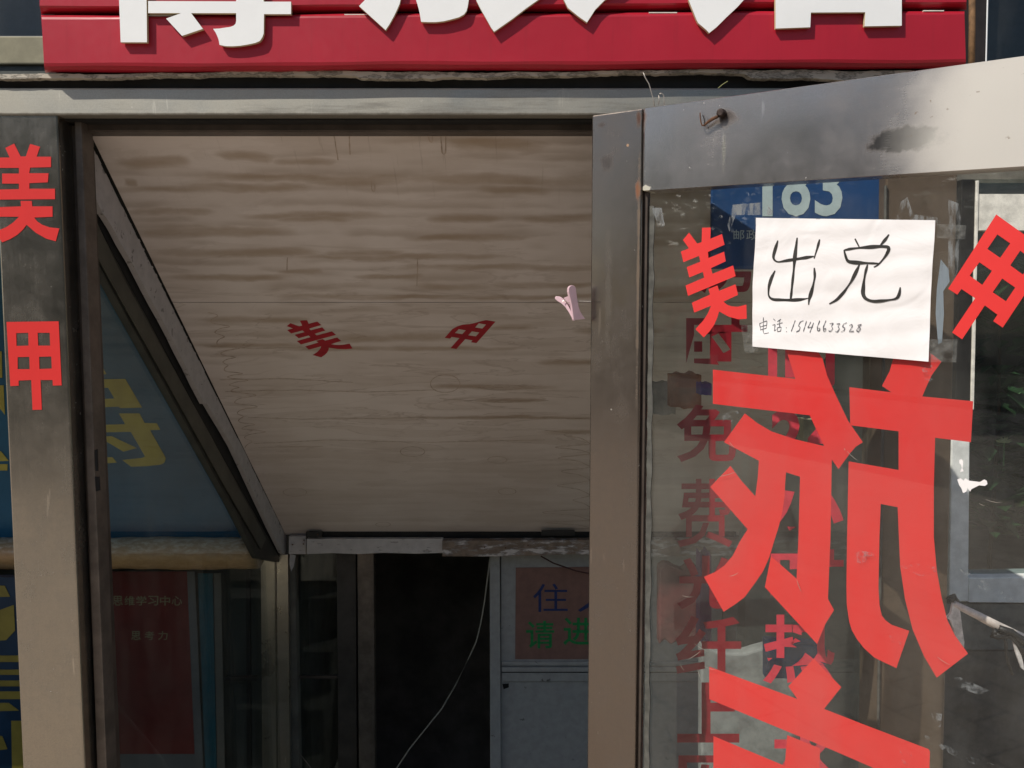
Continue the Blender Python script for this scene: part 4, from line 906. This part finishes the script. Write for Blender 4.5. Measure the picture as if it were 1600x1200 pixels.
for (x, y, L, a) in ((1140,900,16,-0.4),(1066,930,18,0.1),(1085,1005,22,0.5),(1075,1030,26,-0.6),(1100,1040,20,0.3),(1118,745,34,-0.25),(1320,700,3,1.4),(1324,705,22,0.7),(1465,1026,24,0.55),(1140,690,12,0.8),(1245,905,20,1.2),(1540,780,26,0.2),(1530,786,10,0.3),(1062,1035,14,1.0),(1090,1045,18,1.2)):
    pts = [(x + L*t*math.cos(a), y + L*t*math.sin(a) + 1.5*math.sin(3*t)) for t in (0, .33, .66, 1)]
    scr.ribbon([(fnG(*p) + DN * 0.0016, DN) for p in pts], [0.0002, 0.00045, 0.0004, 0.0001])
scr.build('scratches', M_wire, gp)
# rusty bolt with bent wire, wire ends at the top
bt = thing('rusty_bolt', 'rusty bolt head with a bent wire on the door top rail', 'bolt', onD(0.0)(1128, 178))
c0 = onD(0.0)(1129, 178)
MB().tube([c0 - DN * 0.004, c0 + DN * 0.012, c0 + DN * 0.015], [0.0085, 0.0085, 0.006], 8).build('bolt_head', plain('dark_iron', (0.045, 0.03, 0.025, 1), 0.6, 0.4, 150, metal=0.5), bt, 0.001)
MB().tube([onD(0.012)(a, b) for a, b in [(1122,182),(1113,186),(1107,190),(1100,196),(1097,196),(1095,190),(1094,182),(1094,176)]], [0.003, 0.0032, 0.0028, 0.0018, 0.0014, 0.0013, 0.0012, 0.001], 6).build('bent_wire', M_rust, bt, smooth=True)
MB().tube([onD(0.013)(a, b) for a, b in [(1100,196),(1101,188),(1098,180)]], 0.001, 6).build('wire_end', M_blackrub, bt)
TY = H0.y - 0.06
tag(MB().tube([P(a, b, TY) for a, b in [(1005,113),(1008,121),(1014,131),(1018,145),(1021,155),(1023,170)]], 0.0011, 6).build('bare_wire', M_wire, smooth=True), 'straight bare wire sticking up behind the door corner', 'wire')
tag(MB().tube([P(a, b, TY) for a, b in [(1029,163),(1030,156),(1029,149),(1031,146),(1034,146),(1037,149),(1038,156),(1038,168)]], 0.0010, 6).build('wire_loop', M_wire, smooth=True), 'small wire loop above the door top edge', 'wire')
tag(MB().tube([P(a, b, 1.74) for a, b in [(1122,138),(1129,132),(1137,127)]], 0.0008, 5).build('grass_blade', plain('dry_grass', (0.25, 0.25, 0.10, 1), 0.8, 0.1, 30)), 'thin dry stalk lying on the lintel', 'stalk')
patch_pts = [(1496,749),(1501,747),(1506,751),(1508,747),(1515,751),(1524,752),(1531,753),(1538,749),(1542,751),(1543,756),(1539,759),(1530,758),(1524,761),(1518,764),(1516,768),(1512,762),(1510,768),(1505,770),(1502,762),(1499,758)]
tp_ = MB().prism([[fnG(a, b) + DN * 0.0022 for a, b in patch_pts]], DN * -0.0012).build('torn_paper', M_paper)
tag(tp_, 'torn white paper scrap stuck on the door glass right edge', 'paper scrap')
sd_ = MB().prism([[fnG(a, b) + DN * 0.0022 for a, b in [(1499,719),(1502,717),(1505,720),(1505,725),(1504,731),(1506,736),(1500,737),(1503,731),(1502,726),(1499,723)]]], DN * -0.0012).build('paper_scrap', M_paper)
tag(sd_, 'tiny curled white scrap just above the torn paper scrap', 'paper scrap')

# ------------------------------------------------------------------ white paper notice with handwriting
nt_ = thing('paper_notice', 'white paper notice with black handwriting taped on the door glass', 'notice', fnG(1316, 563), RZ)
zq = lambda x, y: (1150 + x / 4.615, 320 + y / 4.615)
def wav(px, py):
    return 0.0022 + 0.0005 * math.sin(px * 0.045 + py * 0.03) + 0.0004 * math.sin(px * 0.11 - py * 0.07 + 1) + 0.0006 * math.sin(py * 0.16 + px * 0.02) + max(0, (py - 520) / 45.0) * 0.002
def onPaper(off=0.0): return lambda a, b: fnG(a, b) + DN * (wav(a, b) + off)
NXg, NYg = 48, 36
Lc = [(147,95),(143,250),(132,430),(122,560),(121,700),(121,860),(122,1022)]; Rc = [(1438,112),(1432,260),(1420,400),(1412,540),(1404,690),(1398,900),(1390,1130)]
def lerpc(c, t):
    s = t * (len(c) - 1); i = min(int(s), len(c) - 2); f = s - i
    return (c[i][0] + (c[i+1][0]-c[i][0]) * f, c[i][1] + (c[i+1][1]-c[i][1]) * f)
pm = MB(); vs = []; fs = []
for j in range(NYg + 1):
    a = lerpc(Lc, j / NYg); b = lerpc(Rc, j / NYg)
    for i in range(NXg + 1):
        u = i / NXg; q = zq(a[0] + (b[0]-a[0])*u, a[1] + (b[1]-a[1])*u)
        vs.append(onPaper()(*q))
for j in range(NYg):
    for i in range(NXg):
        k0 = j*(NXg+1)+i; fs.append((k0, k0+1, k0+NXg+2, k0+NXg+1))
nv = len(vs); vs2 = vs + [p - DN * 0.0003 for p in vs]; fs2 = fs + [tuple(i + nv for i in reversed(f)) for f in fs]
pm.add(vs2, fs2); po_ = pm.build('paper', M_paper, nt_, smooth=True)
def strokes(lst, wpx, mat, name, z0, taper=True, step=2.5):
    m = MB()
    for si, s in enumerate(lst):
        pts = [zq(*p) for p in s]
        dense = [pts[0]]
        for a, b in zip(pts, pts[1:]):
            n = max(1, int(math.hypot(b[0]-a[0], b[1]-a[1]) / step))
            for k in range(1, n + 1): dense.append((a[0]+(b[0]-a[0])*k/n, a[1]+(b[1]-a[1])*k/n))
        # round the corners a little
        for _ in range(2):
            dense = [dense[0]] + [((p[0]+2*q[0]+r[0])/4, (p[1]+2*q[1]+r[1])/4) for p, q, r in zip(dense, dense[1:], dense[2:])] + [dense[-1]]
        nn = len(dense); px2m = (onPaper()(1301, 450) - onPaper()(1300, 450)).length
        wd = [px2m * wpx * 0.5 * (0.8 + 0.35 * math.sin(i * 0.35 + si * 2.1) * math.sin(i * 0.13)) * (min(1.0, 0.45 + i / 6.0) * min(1.0, 0.35 + (nn - 1 - i) / 7.0) if taper else 1.0) for i in range(nn)]
        m.ribbon([(onPaper(z0 + 0.00004 * si)(*p), DN) for p in dense], wd)
    return m.build(name, mat, nt_)
big = [[(305,258),(285,320),(270,375),(275,398),(300,415),(360,404),(420,395),(490,384),(565,372)], [(605,250),(588,318),(566,388)], [(443,238),(432,320),(425,400),(410,560),(395,690)],
       [(283,475),(258,525),(240,590),(235,650),(245,672),(270,684),(400,688),(470,684),(535,672)], [(566,455),(572,520),(560,580),(540,650),(528,690),(527,722)],
       [(860,245),(875,275),(893,307)], [(1104,214),(1080,250),(1040,297)], [(782,328),(830,318),(890,311),(970,305),(1040,300),(1106,303),(1108,320),(1080,370),(1035,425),(1020,440),(995,450)],
       [(782,326),(788,355),(805,410),(860,416),(920,420),(1038,424)], [(892,430),(870,480),(835,550),(780,630),(730,685),(675,715)], [(950,432),(935,490),(922,560),(915,640),(928,672),(960,690),(1000,697),(1080,690),(1150,680),(1172,668),(1182,635),(1186,595)]]
strokes(big, 5.6, M_ink, 'lettering', 0.0005)
small = [[(172,855),(176,880),(181,905)], [(172,856),(225,836),(224,862),(221,890),(182,900)], [(178,880),(222,868)], [(200,812),(199,870),(198,908),(205,930),(240,922)],
         [(272,822),(286,836)], [(265,868),(284,862),(279,910),(294,898)], [(327,824),(300,842)], [(297,862),(338,850)], [(318,836),(316,880)], [(300,886),(329,880),(325,910),(302,914)], [(300,886),(303,916)],
         [(364,884),(368,888)], [(366,912),(370,916)], [(430,832),(416,872),(402,912)], [(488,834),(465,845),(452,874),(466,880),(460,905),(438,916)], [(510,838),(500,875),(489,912)],
         [(541,844),(520,886),(556,880)], [(561,850),(548,885),(535,920)], [(606,834),(588,880),(590,908),(605,905),(608,888),(592,890)], [(651,834),(632,880),(634,912),(650,908),(651,890),(635,895)],
         [(678,856),(704,852),(690,875),(701,890),(686,912),(670,908)], [(728,859),(753,855),(738,878),(749,892),(733,916),(718,912)], [(801,850),(778,858),(770,880),(788,885),(782,905),(760,916)],
         [(820,870),(838,860),(841,875),(818,915),(852,910)], [(906,862),(880,868),(901,890),(886,915),(869,905),(907,860)]]
strokes(small, 1.3, M_ink2, 'lettering', 0.0005, False, 0.6)

# ------------------------------------------------------------------ pink clothes peg on a wire
zc = lambda pts: [(820 + x / 8.89, 420 + y / 8.89) for x, y in pts]
CY = H0.y - 0.03
cpn = thing('clothes_peg', 'pale pink plastic clothes peg hanging on a wire at the door edge', 'clothes peg', P(892, 500, CY))
fa = zc([(610,320),(612,272),(622,250),(642,234),(665,228),(690,238),(705,258),(712,285),(720,350),(728,420),(742,490),(756,550),(775,600),(805,650),(836,690),(834,698),(700,712),(686,722),(678,700),(668,620),(655,520),(640,440),(622,370)])
MB().prism([[P(a, b, CY - 0.008 + (a - 893) * 0.0010) for a, b in fa]], (-0.003, 0.010, 0)).build('peg_arm', M_pink, cpn, 0.0016)
ba = zc([(415,402),(424,388),(442,381),(475,384),(505,396),(540,425),(575,470),(612,530),(640,590),(664,650),(690,712),(680,724),(666,712),(645,668),(608,600),(560,530),(505,480),(450,446),(425,425)])
MB().prism([[P(a, b, CY + 0.012 - (a - 866) * 0.0004) for a, b in ba]], (0.002, 0.008, 0)).build('peg_arm', M_pink, cpn, 0.0014)
MB().prism([[P(a, b, CY + 0.0035) for a, b in zc([(540,405),(605,380),(650,400),(655,500),(622,520),(590,470)])]], (0, 0.006, 0)).build('pivot_block', M_pink, cpn, 0.001)
MB().tube([P(a, b, CY + 0.001) for a, b in zc([(525,455),(545,440),(570,445),(590,465),(620,470)])], 0.0009, 6).build('spring', M_wire, cpn)
MB().tube([P(a, b, CY + 0.006) for a, b in zc([(700,450),(800,452),(900,455),(918,455)])] , 0.0011, 6).build('hanging_wire', M_wire, cpn)

# ------------------------------------------------------------------ across the street (seen in the steel and glass only)
ob = thing('street_building', 'grey brown block across the street', 'building', (-6, -24, 0))
MB().box((-40, -30, -0.02), (14, -24, 9.0)).build('wall', plain('far_wall', (0.16, 0.15, 0.13, 1), 0.9, 0.3, 0.8), ob)
MB().box((-40, -23.94, 3.0), (14, -23.6, 3.75)).build('reflection_strip', plain('pale_reflection_strip', (0.78, 0.72, 0.56, 1), 0.7, 0.1, 3), ob)  # pale strip invented for the block, gives the post a bright reflected band
wn = MB()
for i in range(24):
    for j in range(3):
        wn.box((-38 + i*2.1, -24.03, 1.2 + j*2.6), (-36.8 + i*2.1, -23.97, 2.9 + j*2.6))
tag(wn.build('window_row', M_glass_dark, ob), kind='stuff')
M_bark = plain('bark', (0.07, 0.05, 0.035, 1), 0.9, 0.3, 20)
for i, (x, y, hh, rr) in enumerate(((-14.2, -10.5, 7.4, 3.0), (-7.9, -12.4, 7.9, 3.1), (-1.2, -12.6, 7.2, 2.6), (5.5, -12.2, 7.6, 2.9))):
    t = thing('street_tree', ['leafy street tree farthest left across the road', 'tall leafy street tree across the road', 'small leafy street tree behind the photographer', 'leafy street tree farthest right across the road'][i], 'tree', (x, y, 0), group='street trees across the road')
    MB().tube([(x, y, 0), (x+0.05, y, 1.5), (x-0.05, y, hh*0.75)], [0.16, 0.13, 0.05], 8).build('trunk', M_bark, t)
    m = MB()
    for q in range(1500):
        while True:
            a = V((random.uniform(-1, 1), random.uniform(-1, 1), random.uniform(-1, 1)))
            if a.length < 1 and a.length > 0.25: break
        c0 = V((x, y, hh*0.70)) + V((a.x*rr, a.y*rr, a.z*hh*0.31))
        d = V((random.uniform(-1,1), random.uniform(-1,1), random.uniform(-1,1))).normalized(); s_ = d.cross(V((0.3, 0.2, 1))).normalized()
        L = random.uniform(0.2, 0.4)
        m.add([c0, c0+d*L*0.5+s_*L*0.3, c0+d*L, c0+d*L*0.5-s_*L*0.3], [(0,1,2,3)])
    m.build('crown', M_leaf, t)
